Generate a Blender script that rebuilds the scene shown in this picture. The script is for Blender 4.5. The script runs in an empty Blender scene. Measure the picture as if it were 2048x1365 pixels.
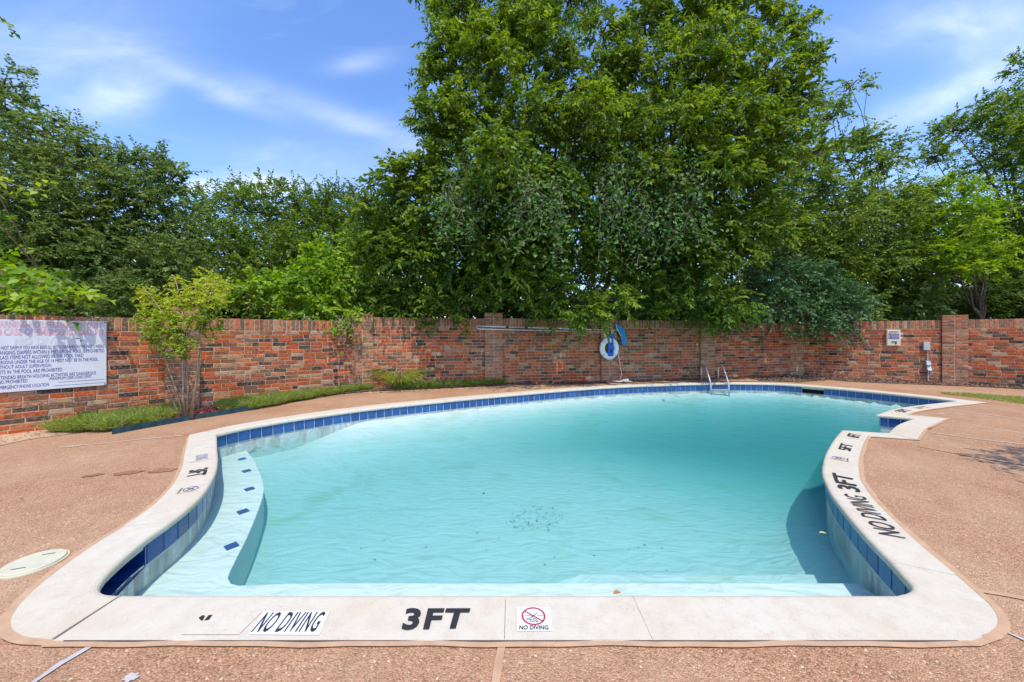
import bpy, bmesh, math, random
import numpy as np
from mathutils import Vector, Matrix
from mathutils.geometry import delaunay_2d_cdt

SC = bpy.context.scene
COL = SC.collection
rng = np.random.default_rng(7)
R = random.Random(11)
PI = math.pi

# ------------------------------------------------------------------ camera
F, CX, HY, H = 700.0, 1024.0, 670.0, 1.3      # focal length and horizon in photo pixels, camera height
cam = bpy.data.objects.new('camera', bpy.data.cameras.new('camera'))
COL.objects.link(cam)
cam.location = (0, 0, H)
cam.rotation_euler = (PI / 2, 0, 0)
cam.data.sensor_width = 36.0
cam.data.lens = 36.0 * F / 2048.0
cam.data.shift_y = -(682.5 - HY) / 2048.0
cam.data.clip_start = 0.05
cam.data.clip_end = 2000
SC.camera = cam

# ------------------------------------------------------------------ sky, sun, exposure
SUN = Vector((0.39, -1.0, 2.3)).normalized()
ELEV = math.asin(SUN.z)
world = bpy.data.worlds.new('World')
SC.world = world
world.use_nodes = True
wn, wl = world.node_tree.nodes, world.node_tree.links
wn.clear()

def wmath(op, a, b=None, c=None):
    n = wn.new('ShaderNodeMath'); n.operation = op
    for i, v in enumerate((a, b, c)):
        if v is None: continue
        if isinstance(v, (int, float)): n.inputs[i].default_value = v
        else: wl.new(v, n.inputs[i])
    return n.outputs[0]

sky = wn.new('ShaderNodeTexSky')
sky.sky_type = 'NISHITA'
sky.sun_disc = False
sky.sun_elevation = ELEV
sky.sun_rotation = math.atan2(SUN.x, SUN.y)
sky.air_density = 1.0; sky.dust_density = 0.6; sky.ozone_density = 2.2
tcw = wn.new('ShaderNodeTexCoord')
sx = wn.new('ShaderNodeSeparateXYZ'); wl.new(tcw.outputs['Generated'], sx.inputs[0])
yy = wmath('MAXIMUM', wmath('ABSOLUTE', sx.outputs[1]), 0.25)
uu = wmath('DIVIDE', sx.outputs[0], yy)
vv = wmath('DIVIDE', sx.outputs[2], yy)
cmb = wn.new('ShaderNodeCombineXYZ'); wl.new(uu, cmb.inputs[0]); wl.new(vv, cmb.inputs[1])
def wnoise(scale, sxyz, rot=0.0, detail=6.0, dist=0.6):
    mp = wn.new('ShaderNodeMapping'); wl.new(cmb.outputs[0], mp.inputs[0])
    mp.inputs['Scale'].default_value = sxyz; mp.inputs['Rotation'].default_value = (0, 0, rot)
    n = wn.new('ShaderNodeTexNoise'); wl.new(mp.outputs[0], n.inputs['Vector'])
    n.inputs['Scale'].default_value = scale; n.inputs['Detail'].default_value = detail
    n.inputs['Distortion'].default_value = dist; n.inputs['Roughness'].default_value = 0.55
    return n.outputs[0]
n1 = wnoise(2.2, (1, 2.6, 1), 0.35)
n2 = wnoise(6.0, (1, 2.0, 1), 0.2)
def wisp(px, py, la, lb, ang, amp):
    u0, v0 = (px - CX) / F, (HY - py) / F
    du = wmath('SUBTRACT', uu, u0); dv = wmath('SUBTRACT', vv, v0)
    ca, sa = math.cos(ang), math.sin(ang)
    a = wmath('ADD', wmath('MULTIPLY', du, ca), wmath('MULTIPLY', dv, sa))
    b = wmath('SUBTRACT', wmath('MULTIPLY', dv, ca), wmath('MULTIPLY', du, sa))
    a = wmath('DIVIDE', a, la / F); b = wmath('DIVIDE', b, lb / F)
    e = wmath('ADD', wmath('MULTIPLY', a, a), wmath('MULTIPLY', b, b))
    return wmath('MULTIPLY', wmath('POWER', 2.718, wmath('MULTIPLY', e, -1.0)), amp * .62)
ws = [wisp(225, 190, 100, 38, 0.25, .72), wisp(265, 205, 50, 30, .1, .4), wisp(170, 130, 200, 60, 0.35, .34), wisp(430, 180, 130, 20, -.38, .5), wisp(650, 225, 240, 26, -.33, .5),
      wisp(720, 125, 70, 20, 0.15, .4), wisp(700, 330, 260, 45, -.1, .35), wisp(545, 372, 75, 22, 0.0, 1.3), wisp(400, 375, 40, 16, 0, 1.0),
      wisp(1900, 190, 170, 30, .42, .75), wisp(2010, 60, 130, 90, .5, .5), wisp(1800, 60, 200, 50, .1, .3), wisp(90, 40, 230, 60, .3, .2)]
tot = ws[0]
for w in ws[1:]: tot = wmath('ADD', tot, w)
ramp = wmath('ADD', wmath('MULTIPLY', n1, 1.1), wmath('MULTIPLY', n2, 0.55))
wf = wmath('MULTIPLY', tot, wmath('MULTIPLY', wmath('MAXIMUM', wmath('SUBTRACT', ramp, 0.42), 0.0), 2.1))
base = wmath('MULTIPLY', wmath('MAXIMUM', wmath('SUBTRACT', n1, 0.52), 0.0), 0.5)
cl = wmath('MINIMUM', wmath('ADD', wf, base), 0.92)
hs = wn.new('ShaderNodeHueSaturation'); wl.new(sky.outputs[0], hs.inputs['Color'])
hs.inputs['Saturation'].default_value = 1.18; hs.inputs['Value'].default_value = 1.4; hs.inputs['Hue'].default_value = 0.508
mixc = wn.new('ShaderNodeMixRGB'); wl.new(cl, mixc.inputs[0]); wl.new(hs.outputs[0], mixc.inputs[1])
mixc.inputs[2].default_value = (5.4, 5.9, 6.6, 1)
bg = wn.new('ShaderNodeBackground'); wl.new(mixc.outputs[0], bg.inputs[0])
bg.inputs['Strength'].default_value = 0.15
wo = wn.new('ShaderNodeOutputWorld'); wl.new(bg.outputs[0], wo.inputs[0])

sun = bpy.data.objects.new('sun', bpy.data.lights.new('sun', 'SUN'))
COL.objects.link(sun)
sun.data.energy = 2.8
sun.data.angle = math.radians(0.5)
sun.data.color = (1.0, 0.925, 0.81)
sun.rotation_euler = (-SUN).to_track_quat('-Z', 'Y').to_euler()
sun.location = (3, -8, 20)

SC.view_settings.view_transform = 'Standard'
SC.view_settings.look = 'None'
SC.view_settings.exposure = 0.6
SC.view_settings.gamma = 1.0
SC.view_settings.use_curve_mapping = False
SC.render.engine = 'CYCLES'
cy = SC.cycles
cy.max_bounces = 8; cy.diffuse_bounces = 4; cy.glossy_bounces = 3; cy.transmission_bounces = 5
cy.transparent_max_bounces = 12; cy.volume_bounces = 0
cy.caustics_reflective = False; cy.caustics_refractive = False
cy.sample_clamp_indirect = 6.0

# ------------------------------------------------------------------ helpers
def W(px, py, z=0.0):
    """ground point (x, y) at height z that the photo shows at pixel px, py"""
    Z = F * (H - z) / (py - HY)
    return Vector(((px - CX) / F * Z, Z))
def P3(px, py, Z):
    return Vector(((px - CX) / F * Z, Z, H + (HY - py) / F * Z))

def tag(o, label=None, cat=None, group=None, kind=None):
    if label: o['label'] = label
    if cat: o['category'] = cat
    if group: o['group'] = group
    if kind: o['kind'] = kind
    return o
def empty(name, loc=(0, 0, 0), rz=0.0, label=None, cat=None, group=None):
    o = bpy.data.objects.new(name, None); COL.objects.link(o)
    o.location = loc; o.rotation_euler = (0, 0, rz); o.empty_display_size = .1
    return tag(o, label, cat, group)
def link(name, me, mat=None, parent=None, loc=(0, 0, 0), rot=(0, 0, 0), kind=None):
    o = bpy.data.objects.new(name, me); COL.objects.link(o)
    if mat is not None and len(me.materials) == 0: me.materials.append(mat)
    o.location = loc; o.rotation_euler = rot
    if parent is not None: o.parent = parent
    if kind: o['kind'] = kind
    return o
def mesh(name, V, Fc, smooth=False):
    me = bpy.data.meshes.new(name)
    me.from_pydata([tuple(v) for v in V], [], [tuple(f) for f in Fc])
    if smooth:
        me.polygons.foreach_set('use_smooth', [True] * len(me.polygons))
    me.update()
    return me
def bm_mesh(name, bm, smooth=False):
    me = bpy.data.meshes.new(name); bm.to_mesh(me); bm.free()
    if smooth: me.polygons.foreach_set('use_smooth', [True] * len(me.polygons))
    return me
class MB:
    """collects simple shapes into one mesh"""
    def __init__(s): s.V = []; s.F = []
    def add(s, V, Fc):
        k = len(s.V); s.V += [tuple(v) for v in V]; s.F += [tuple(i + k for i in f) for f in Fc]; return s
    def box(s, c, d, M=None, bev=0.0):
        cx, cy_, cz = c; dx, dy, dz = d[0] / 2, d[1] / 2, d[2] / 2
        V = [Vector((cx + a * dx, cy_ + b * dy, cz + e * dz)) for a in (-1, 1) for b in (-1, 1) for e in (-1, 1)]
        if M is not None: V = [M @ v for v in V]
        return s.add(V, [(0, 1, 3, 2), (4, 6, 7, 5), (0, 4, 5, 1), (2, 3, 7, 6), (0, 2, 6, 4), (1, 5, 7, 3)])
    def tube(s, pts, rad, n=8, cap=True):
        pts = [Vector(p) for p in pts]
        if not hasattr(rad, '__len__'): rad = [rad] * len(pts)
        V, Fc = [], []
        up = Vector((0, 0, 1)); prev = None
        for i, p in enumerate(pts):
            t = (pts[min(i + 1, len(pts) - 1)] - pts[max(i - 1, 0)])
            if t.length < 1e-9: t = Vector((0, 0, 1))
            t.normalize()
            if prev is None:
                a = t.cross(up if abs(t.z) < .95 else Vector((1, 0, 0))).normalized()
            else:
                a = prev - t * prev.dot(t)
                a = a.normalized() if a.length > 1e-6 else t.cross(up).normalized()
            prev = a; b = t.cross(a)
            for k in range(n):
                an = 2 * PI * k / n
                V.append(p + (a * math.cos(an) + b * math.sin(an)) * rad[i])
        for i in range(len(pts) - 1):
            for k in range(n):
                k2 = (k + 1) % n
                Fc.append((i * n + k, i * n + k2, (i + 1) * n + k2, (i + 1) * n + k))
        if cap:
            Fc.append(tuple(range(n - 1, -1, -1))); m = (len(pts) - 1) * n
            Fc.append(tuple(range(m, m + n)))
        return s.add(V, Fc)
    def disc(s, c, r, h, n=32, top=True):
        V = []; c = Vector(c)
        for z in (0, h):
            for k in range(n): V.append(c + Vector((r * math.cos(2 * PI * k / n), r * math.sin(2 * PI * k / n), z)))
        Fc = [(k, (k + 1) % n, n + (k + 1) % n, n + k) for k in range(n)]
        Fc += [tuple(range(n, 2 * n)), tuple(range(n - 1, -1, -1))]
        return s.add(V, Fc)
    def me(s, name, smooth=False): return mesh(name, s.V, s.F, smooth)
    def build(s, name, mat, parent=None, smooth=False, loc=(0, 0, 0), rot=(0, 0, 0), kind=None):
        return link(name, s.me(name, smooth), mat, parent, loc, rot, kind)
def bevel(o, w, seg=2):
    m = o.modifiers.new('bevel', 'BEVEL'); m.width = w; m.segments = seg; m.limit_method = 'ANGLE'; return o
def autosmooth(o):
    o.data.polygons.foreach_set('use_smooth', [True] * len(o.data.polygons)); return o

# ------------------------------------------------------------------ materials
def mat_new(name):
    m = bpy.data.materials.new(name); m.use_nodes = True
    nt = m.node_tree; nt.nodes.clear()
    out = nt.nodes.new('ShaderNodeOutputMaterial')
    return m, nt, out
class NT:
    def __init__(s, nt): s.nt = nt
    def n(s, typ, ins=None, **kw):
        nd = s.nt.nodes.new(typ)
        for k, v in kw.items(): setattr(nd, k, v)
        for k, v in (ins or {}).items():
            if isinstance(v, bpy.types.NodeSocket): s.nt.links.new(v, nd.inputs[k])
            else: nd.inputs[k].default_value = v
        return nd
    def ramp(s, fac, stops, interp='LINEAR'):
        nd = s.nt.nodes.new('ShaderNodeValToRGB'); s.nt.links.new(fac, nd.inputs[0])
        cr = nd.color_ramp; cr.interpolation = interp
        while len(cr.elements) > 1: cr.elements.remove(cr.elements[-1])
        cr.elements[0].position = stops[0][0]; cr.elements[0].color = (*stops[0][1], 1)
        for p, c in stops[1:]:
            e = cr.elements.new(p); e.color = (*c, 1)
        return nd.outputs[0]
    def mix(s, fac, a, b, blend='MIX'):
        return s.n('ShaderNodeMixRGB', {0: fac, 1: a, 2: b}, blend_type=blend).outputs[0]
    def noise(s, vec, scale, detail=4, rough=.5, dist=0.):
        nd = s.n('ShaderNodeTexNoise', {'Scale': scale, 'Detail': detail, 'Roughness': rough, 'Distortion': dist})
        if vec is not None: s.nt.links.new(vec, nd.inputs['Vector'])
        return nd.outputs[0]
    def math(s, op, a, b=0., clamp=False):
        nd = s.n('ShaderNodeMath', {0: a, 1: b}, operation=op); nd.use_clamp = clamp; return nd.outputs[0]
    def bump(s, h, strength, dist=.01, normal=None):
        ins = {'Height': h, 'Strength': strength, 'Distance': dist}
        if normal is not None: ins['Normal'] = normal
        return s.n('ShaderNodeBump', ins).outputs[0]
    def pos(s): return s.n('ShaderNodeNewGeometry').outputs['Position']
    def link(s, a, b): s.nt.links.new(a, b)
c4 = lambda c: (*c, 1)
def simple(name, col, rough=.6, metal=0., var=.12, scale=25., bump=.0, spec=.4):
    m, nt, out = mat_new(name); g = NT(nt)
    p = g.pos(); nz = g.noise(p, scale, 5)
    lo = tuple(c * (1 - var) for c in col); hi = tuple(min(1, c * (1 + var)) for c in col)
    colr = g.ramp(nz, [(.3, lo), (.7, hi)])
    b = g.n('ShaderNodeBsdfPrincipled', {'Base Color': colr, 'Roughness': rough, 'Metallic': metal, 'Specular IOR Level': spec})
    if bump: g.link(g.bump(nz, bump, .01), b.inputs['Normal'])
    g.link(b.outputs[0], out.inputs[0])
    return m
M = {}
# exposed pebble deck
def pebble_mat(name, dark=1.0, sat=1.0):
    m, nt, out = mat_new(name); g = NT(nt); p = g.pos()
    v = g.n('ShaderNodeTexVoronoi', {'Vector': p, 'Scale': 150.0, 'Randomness': 1.0})
    sep = g.n('ShaderNodeSeparateColor', {0: v.outputs['Color']})
    c = g.ramp(sep.outputs[0], [(0, (.22, .115, .065)), (.22, (.42, .225, .13)), (.5, (.57, .325, .20)), (.72, (.66, .42, .28)), (.9, (.68, .36, .21)), (1, (.82, .68, .55))])
    matrix = g.mix(g.math('MULTIPLY', v.outputs['Distance'], 2.2, True), (1, 1, 1, 1), (.55, .45, .38, 1))
    c = g.mix(.55, c, matrix, 'MULTIPLY')
    big = g.noise(p, .9, 6, .6); med = g.noise(p, 7., 5, .65)
    c = g.mix(g.math('MULTIPLY', g.ramp(big, [(.35, (0, 0, 0)), (.7, (1, 1, 1))]), .5), c, (.62, .45, .31, 1))
    c = g.mix(g.ramp(med, [(.35, (.35,) * 3), (.62, (0, 0, 0))]), c, (.30, .175, .11, 1))
    sp = g.n('ShaderNodeTexVoronoi', {'Vector': p, 'Scale': 42.0, 'Randomness': 1.0})
    spd = g.ramp(sp.outputs['Distance'], [(.0, (.9,) * 3), (.2, (.6,) * 3), (.28, (0, 0, 0))])
    sps = g.n('ShaderNodeSeparateColor', {0: sp.outputs['Color']})
    c = g.mix(g.math('MULTIPLY', spd, g.math('GREATER_THAN', sps.outputs[1], .9)), c, (.8, .66, .55, 1))
    c = g.n('ShaderNodeHueSaturation', {'Color': c, 'Saturation': sat, 'Value': dark}).outputs[0]
    h = g.math('MULTIPLY', v.outputs['Distance'], -1.0)
    c = g.mix(1.0, c, (.98, .93, .84, 1), 'MULTIPLY')
    b = g.n('ShaderNodeBsdfPrincipled', {'Base Color': c, 'Roughness': .75, 'Specular IOR Level': .3})
    g.link(g.bump(h, .55, .012), b.inputs['Normal'])
    g.link(b.outputs[0], out.inputs[0]); return m
M['deck'] = pebble_mat('pebble_deck')
M['deck_wet'] = pebble_mat('pebble_deck_damp', .74, 1.15)
# cream coping stone
def coping_mat():
    m, nt, out = mat_new('coping_stone'); g = NT(nt); p = g.pos()
    n1_ = g.noise(p, 2.2, 6, .65); n2_ = g.noise(p, 60., 4, .7); n3 = g.noise(p, 11., 5, .65)
    c = g.ramp(n1_, [(.3, (.585, .55, .455)), (.5, (.575, .52, .415)), (.72, (.56, .455, .325))])
    c = g.mix(g.ramp(n3, [(.44, (0, 0, 0)), (.66, (.65,) * 3)]), c, (.51, .42, .32, 1))
    v = g.n('ShaderNodeTexVoronoi', {'Vector': p, 'Scale': 130.0})
    sepc = g.n('ShaderNodeSeparateColor', {0: v.outputs['Color']})
    pit = g.math('MULTIPLY', g.ramp(v.outputs['Distance'], [(.18, (1, 1, 1)), (.34, (0, 0, 0))]), g.math('GREATER_THAN', sepc.outputs[0], .72))
    pit = g.math('MULTIPLY', pit, g.ramp(n3, [(.4, (.25,) * 3), (.6, (1,) * 3)]))
    c = g.mix(g.math('MULTIPLY', pit, .8), c, (.33, .25, .18, 1))
    c = g.mix(g.ramp(n2_, [(.4, (.14,) * 3), (.6, (0, 0, 0))]), c, (.5, .42, .33, 1))
    oi = g.n('ShaderNodeObjectInfo').outputs['Random']
    c = g.mix(g.math('MULTIPLY', oi, .22), c, (.60, .57, .49, 1))
    b = g.n('ShaderNodeBsdfPrincipled', {'Base Color': c, 'Roughness': .72, 'Specular IOR Level': .3})
    h = g.math('SUBTRACT', g.math('MULTIPLY', n2_, .4), pit)
    g.link(g.bump(h, .35, .006), b.inputs['Normal']); g.link(b.outputs[0], out.inputs[0]); return m
M['coping'] = coping_mat()
M['sealant'] = simple('tan_sealant', (.48, .30, .18), .8, var=.12, scale=14, bump=.15)
M['joint_grey'] = simple('grey_sealant', (.45, .41, .40), .7, var=.15, scale=20)
M['joint_pale'] = simple('pale_sealant', (.62, .52, .42), .7, var=.12, scale=20)
M['dark_gap'] = simple('dark_joint_fill', (.085, .065, .05), .9)
# plaster, tile
def plaster_mat():
    m, nt, out = mat_new('pool_plaster'); g = NT(nt); p = g.pos()
    n1_ = g.noise(p, .8, 6, .62, .8); n2_ = g.noise(p, 4., 6, .62, .5); n3 = g.noise(p, 22., 5, .7)
    c = g.ramp(n1_, [(.3, (.68, .69, .65)), (.7, (.77, .77, .74))])
    c = g.mix(g.ramp(n1_, [(.54, (0, 0, 0)), (.72, (.75,) * 3)]), c, (.46, .53, .34, 1))
    c = g.mix(g.ramp(n2_, [(.54, (0, 0, 0)), (.75, (.4,) * 3)]), c, (.50, .54, .40, 1))
    c = g.mix(g.ramp(n3, [(.62, (0, 0, 0)), (.78, (.25,) * 3)]), c, (.45, .47, .38, 1))
    mp = g.n('ShaderNodeMapping', {0: p, 'Scale': (.8, 2.0, 1), 'Rotation': (0, 0, .55)}).outputs[0]
    wv = g.noise(mp, 3.6, 2, .5, 1.4)
    b = g.n('ShaderNodeBsdfPrincipled', {'Base Color': c, 'Roughness': .7, 'Specular IOR Level': .2})
    h = g.math('ADD', wv, g.math('MULTIPLY', n2_, .15))
    g.link(g.bump(h, .30, .14), b.inputs['Normal'])
    g.link(b.outputs[0], out.inputs[0]); return m
M['plaster'] = plaster_mat()
M['grout'] = simple('pale_grout', (.62, .65, .66), .8)
def tile_mat(name, lo, hi, rough):
    m, nt, out = mat_new(name); g = NT(nt); p = g.pos()
    oi = g.n('ShaderNodeObjectInfo').outputs['Random']
    n = g.noise(p, 42., 6, .7, 1.2); c = g.ramp(n, [(.3, lo), (.52, tuple((a + b) / 2 for a, b in zip(lo, hi))), (.72, hi)])
    c = g.n('ShaderNodeHueSaturation', {'Color': c, 'Value': g.math('ADD', g.math('MULTIPLY', oi, .4), .8)}).outputs[0]
    n2_ = g.noise(p, 9., 4, .6)
    c = g.mix(g.ramp(n2_, [(.55, (0, 0, 0)), (.75, (.4,) * 3)]), c, (.13, .20, .30, 1))  # pale haze patches: sheen off the water put into the glaze colour
    b = g.n('ShaderNodeBsdfPrincipled', {'Base Color': c, 'Roughness': rough, 'Specular IOR Level': .5})
    g.link(g.bump(n, .12, .004), b.inputs['Normal']); g.link(b.outputs[0], out.inputs[0]); return m
M['tile'] = tile_mat('blue_glazed_tile', (.012, .048, .18), (.05, .13, .33), .28)
M['tile_dark'] = tile_mat('deep_blue_tile', (.005, .028, .19), (.018, .07, .31), .3)
# brick
def brick_mat(name, tan):
    m, nt, out = mat_new(name); g = NT(nt); p = g.pos()
    oi = g.n('ShaderNodeObjectInfo').outputs['Random']
    stops = [(0, (.50, .10, .035)), (.10, (.36, .085, .04)), (.19, (.60, .17, .075)), (.29, (.42, .11, .05)), (.38, (.25, .09, .045)), (.46, (.52, .20, .10)),
             (.55, (.55, .12, .045)), (.63, (.19, .095, .06)), (.70, (.46, .25, .155)), (.78, (.36, .10, .05)), (.83, (.06, .042, .036)), (.90, (.03, .024, .025)), (.96, (.50, .33, .21))]
    stops = [(a, tuple((x * (1 - tan) + y * tan) * .92 for x, y in zip(c, (.42, .24, .15)))) for a, c in stops]
    c = g.ramp(oi, stops, 'CONSTANT')
    off = g.n('ShaderNodeCombineXYZ', {0: g.math('MULTIPLY', oi, 37.), 1: g.math('MULTIPLY', oi, 91.), 2: 0.}).outputs[0]
    pv = g.n('ShaderNodeVectorMath', {0: p, 1: off}, operation='ADD').outputs[0]
    mp = g.n('ShaderNodeMapping', {0: pv, 'Scale': (1, 1, 1.7)}).outputs[0]
    a = g.noise(mp, 10., 4, .6, .6); b_ = g.noise(pv, 34., 5, .7); big = g.noise(p, 1.1, 5, .6)
    c = g.mix(g.ramp(a, [(.5, (0, 0, 0)), (.62, (.75,) * 3)]), c, (.12, .065, .045, 1))
    smear = g.math('MULTIPLY', g.ramp(b_, [(.44, (0, 0, 0)), (.66, (1, 1, 1))]), g.ramp(big, [(.36, (.2,) * 3), (.66, (.95,) * 3)]))
    c = g.mix(g.math('MULTIPLY', smear, 0.48 if not tan else .7), c, (.56, .40, .28, 1))
    c = g.n('ShaderNodeHueSaturation', {'Color': c, 'Saturation': 1.06, 'Value': g.math('ADD', g.math('MULTIPLY', b_, .5), .68)}).outputs[0]
    b = g.n('ShaderNodeBsdfPrincipled', {'Base Color': c, 'Roughness': .88, 'Specular IOR Level': .2})
    g.link(g.bump(b_, .5, .006), b.inputs['Normal']); g.link(b.outputs[0], out.inputs[0]); return m
M['brick'] = brick_mat('red_brick', 0)
M['brick_tan'] = brick_mat('smeared_brick', .4)
M['brick_cap'] = brick_mat('cap_brick', .3)
M['mortar'] = simple('mortar', (.42, .31, .21), .95, var=.3, scale=18, bump=.3)
# foliage
def leaf_mat(name, cols, trans=.4, gloss=.5):
    m, nt, out = mat_new(name); g = NT(nt)
    at = g.n('ShaderNodeAttribute', attribute_name='tint')
    c = g.ramp(at.outputs['Fac'], [(i / (len(cols) - 1), x) for i, x in enumerate(cols)])
    ct = g.n('ShaderNodeHueSaturation', {'Color': c, 'Hue': .485, 'Saturation': 1.1, 'Value': 1.6}).outputs[0]
    b = g.n('ShaderNodeBsdfPrincipled', {'Base Color': c, 'Roughness': gloss, 'Specular IOR Level': .28})
    t = g.n('ShaderNodeBsdfTranslucent', {0: ct})
    mx = g.n('ShaderNodeMixShader', {0: trans, 1: b.outputs[0], 2: t.outputs[0]})
    g.link(mx.outputs[0], out.inputs[0]); return m
M['leaf_dark'] = leaf_mat('leaf_dark_green', [(.08, .135, .032), (.15, .225, .052), (.23, .31, .075)])
M['leaf_mid'] = leaf_mat('leaf_mid_green', [(.065, .125, .022), (.135, .225, .03), (.22, .32, .048)])
M['leaf_big'] = leaf_mat('leaf_fresh_green', [(.05, .105, .014), (.125, .22, .022), (.25, .35, .04)])
M['leaf_lime'] = leaf_mat('leaf_lime_green', [(.11, .22, .02), (.21, .35, .03), (.33, .46, .06)], .45)
M['leaf_yellow'] = leaf_mat('leaf_yellow_green', [(.09, .19, .02), (.25, .36, .035), (.50, .54, .07)], .42)
M['leaf_blue'] = leaf_mat('leaf_blue_green', [(.035, .095, .03), (.065, .145, .048), (.12, .215, .085)], .28)
M['leaf_vine'] = leaf_mat('leaf_vine_green', [(.05, .125, .025), (.09, .20, .045), (.17, .28, .09)], .35)
M['grass'] = leaf_mat('grass_blade', [(.07, .14, .02), (.19, .31, .04), (.36, .44, .09), (.50, .42, .24)], .4)
M['bark'] = simple('bark', (.12, .085, .06), .95, var=.35, scale=14, bump=.5)
M['bark_pale'] = simple('pale_bark', (.27, .19, .125), .85, var=.25, scale=20, bump=.3)
M['vine_stem'] = simple('vine_stem', (.26, .22, .15), .9, var=.3)
M['soil'] = simple('soil', (.12, .085, .055), 1., var=.4, scale=9, bump=.6)
M['mulch_bed'] = simple('mulch_litter', (.16, .10, .07), 1., var=.5, scale=22, bump=.8)
M['sand'] = simple('sandy_dirt', (.47, .31, .19), 1., var=.22, scale=16, bump=.5)
M['steel'] = simple('brushed_steel', (.66, .63, .57), .38, .85, var=.08, scale=40)
M['alu'] = simple('aluminium', (.72, .74, .75), .38, .6, var=.08)
M['white_plastic'] = simple('white_foam', (.74, .77, .75), .55, var=.07, scale=30)
M['blue_plastic'] = simple('blue_plastic', (.012, .10, .46), .45, var=.15)
M['net_blue'] = simple('blue_net', (.02, .20, .46), .75, var=.2, scale=70)
M['black'] = simple('black_paint', (.022, .022, .026), .7, var=.3, scale=90)
M['black_flat'] = simple('black_rubber', (.02, .02, .022), .7)
M['sticker'] = simple('white_sticker', (.66, .67, .69), .5, var=.03)
M['sticker_old'] = simple('worn_sticker', (.55, .515, .455), .6, var=.08)
M['faded_ink'] = simple('faded_blue_ink', (.22, .22, .33), .7, var=.3, scale=60)
M['red_print'] = simple('red_print', (.40, .03, .04), .6)
M['sign_white'] = simple('sign_white', (.58, .60, .66), .4, var=.06, scale=6)
M['faded_red'] = simple('faded_red_print', (.62, .36, .42), .6, var=.15, scale=12)
M['faded_grey'] = simple('faded_grey_print', (.56, .575, .63), .6, var=.06)
M['sign_blue'] = simple('sign_blue_print', (.03, .045, .24), .6, var=.15)
M['grey_metal'] = simple('grey_painted_metal', (.42, .45, .48), .5, var=.07)
M['cream_plastic'] = simple('cream_plastic', (.56, .53, .39), .5, var=.07, scale=12)
M['beige_metal'] = simple('beige_metal', (.62, .57, .46), .5, var=.08)
M['edging'] = simple('painted_edging', (.014, .05, .062), .6, var=.45, scale=14)
M['rope'] = simple('white_rope', (.68, .62, .66), .8, var=.15)
M['red_mulch'] = simple('red_mulch', (.55, .11, .065), .95, var=.45, scale=30)
M['chip'] = leaf_mat('mulch_chip', [(.07, .04, .028), (.17, .105, .07), (.30, .20, .14), (.42, .29, .21)], .02, .9)
M['petal'] = simple('coral_petal', (.75, .20, .13), .6, var=.15)
M['dead_leaf'] = simple('brown_leaf', (.36, .15, .05), .7, var=.35, scale=60)
M['pale_leaf'] = simple('yellow_leaf', (.55, .45, .22), .7, var=.25, scale=60)

# water: clear absorbing body with a rippled surface
def water_mat():
    m, nt, out = mat_new('pool_water'); g = NT(nt); p = g.pos()
    mp = g.n('ShaderNodeMapping', {0: p, 'Scale': (1, 1.6, 1), 'Rotation': (0, 0, .45)}).outputs[0]
    n1_ = g.noise(mp, 2.6, 3, .5, .6); n2_ = g.noise(mp, 9., 3, .5, .5)
    h = g.math('ADD', n1_, g.math('MULTIPLY', n2_, .28))
    nrm = g.bump(h, .30, .10)
    fr = g.n('ShaderNodeFresnel', {'IOR': 1.19, 'Normal': nrm}).outputs[0]
    gl = g.n('ShaderNodeBsdfGlossy', {'Color': (.9, .95, 1, 1), 'Roughness': .03, 'Normal': nrm})
    tr = g.n('ShaderNodeBsdfTransparent', {'Color': (.985, .995, .995, 1)})
    mx = g.n('ShaderNodeMixShader', {0: g.math('MULTIPLY', fr, .52), 1: tr.outputs[0], 2: gl.outputs[0]})
    g.link(mx.outputs[0], out.inputs['Surface'])
    ab = g.n('ShaderNodeVolumeAbsorption', {'Color': (.05, .935, .965, 1), 'Density': .80})
    sc_ = g.n('ShaderNodeVolumeScatter', {'Color': (.34, .955, .985, 1), 'Density': .42, 'Anisotropy': .2})
    g.link(g.n('ShaderNodeAddShader', {0: ab.outputs[0], 1: sc_.outputs[0]}).outputs[0], out.inputs['Volume'])
    return m
M['water'] = water_mat()

# ------------------------------------------------------------------ pool outline (inner edge of the coping)
SEGS = [
    [(-1.955, 1.757), (1.923, 1.757)],
    [(1.923, 1.757), (2.02, 1.784), (2.075, 1.82), (2.105, 1.875), (2.18, 2.027), (2.262, 2.214), (2.371, 2.433), (2.49, 2.653), (2.62, 2.88), (2.745, 3.06),
     (2.92, 3.297), (3.14, 3.54), (3.454, 3.856), (3.974, 4.333), (4.509, 4.789)],
    [(4.509, 4.789), (4.981, 4.643)],
    [(4.981, 4.643), (5.58, 5.07), (6.296, 5.482)],
    [(6.296, 5.482), (5.96, 5.723)],
    [(5.96, 5.723), (6.7, 6.15), (7.57, 6.50), (8.79, 6.90)],
    [(8.79, 6.90), (8.68, 7.3), (8.42, 7.8), (8.02, 8.4), (7.52, 8.95), (7.0, 9.30), (6.12, 9.41), (5.39, 9.37), (4.22, 9.20), (2.72, 8.83), (1.46, 8.36), (.1, 7.69),
     (-1.05, 7.08), (-2.36, 6.30), (-3.21, 5.58), (-3.72, 4.98), (-3.88, 4.60)],
    [(-3.88, 4.60), (-3.36, 3.99), (-3.09, 3.68), (-2.845, 3.37), (-2.667, 3.106), (-2.519, 2.844), (-2.43, 2.622), (-2.378, 2.433), (-2.345, 2.269), (-2.295, 2.109),
     (-2.228, 1.953), (-2.175, 1.861), (-2.12, 1.80), (-2.05, 1.767), (-1.955, 1.757)],
]
SMOOTH_JOIN = {(0, 1), (7, 0)}
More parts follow.
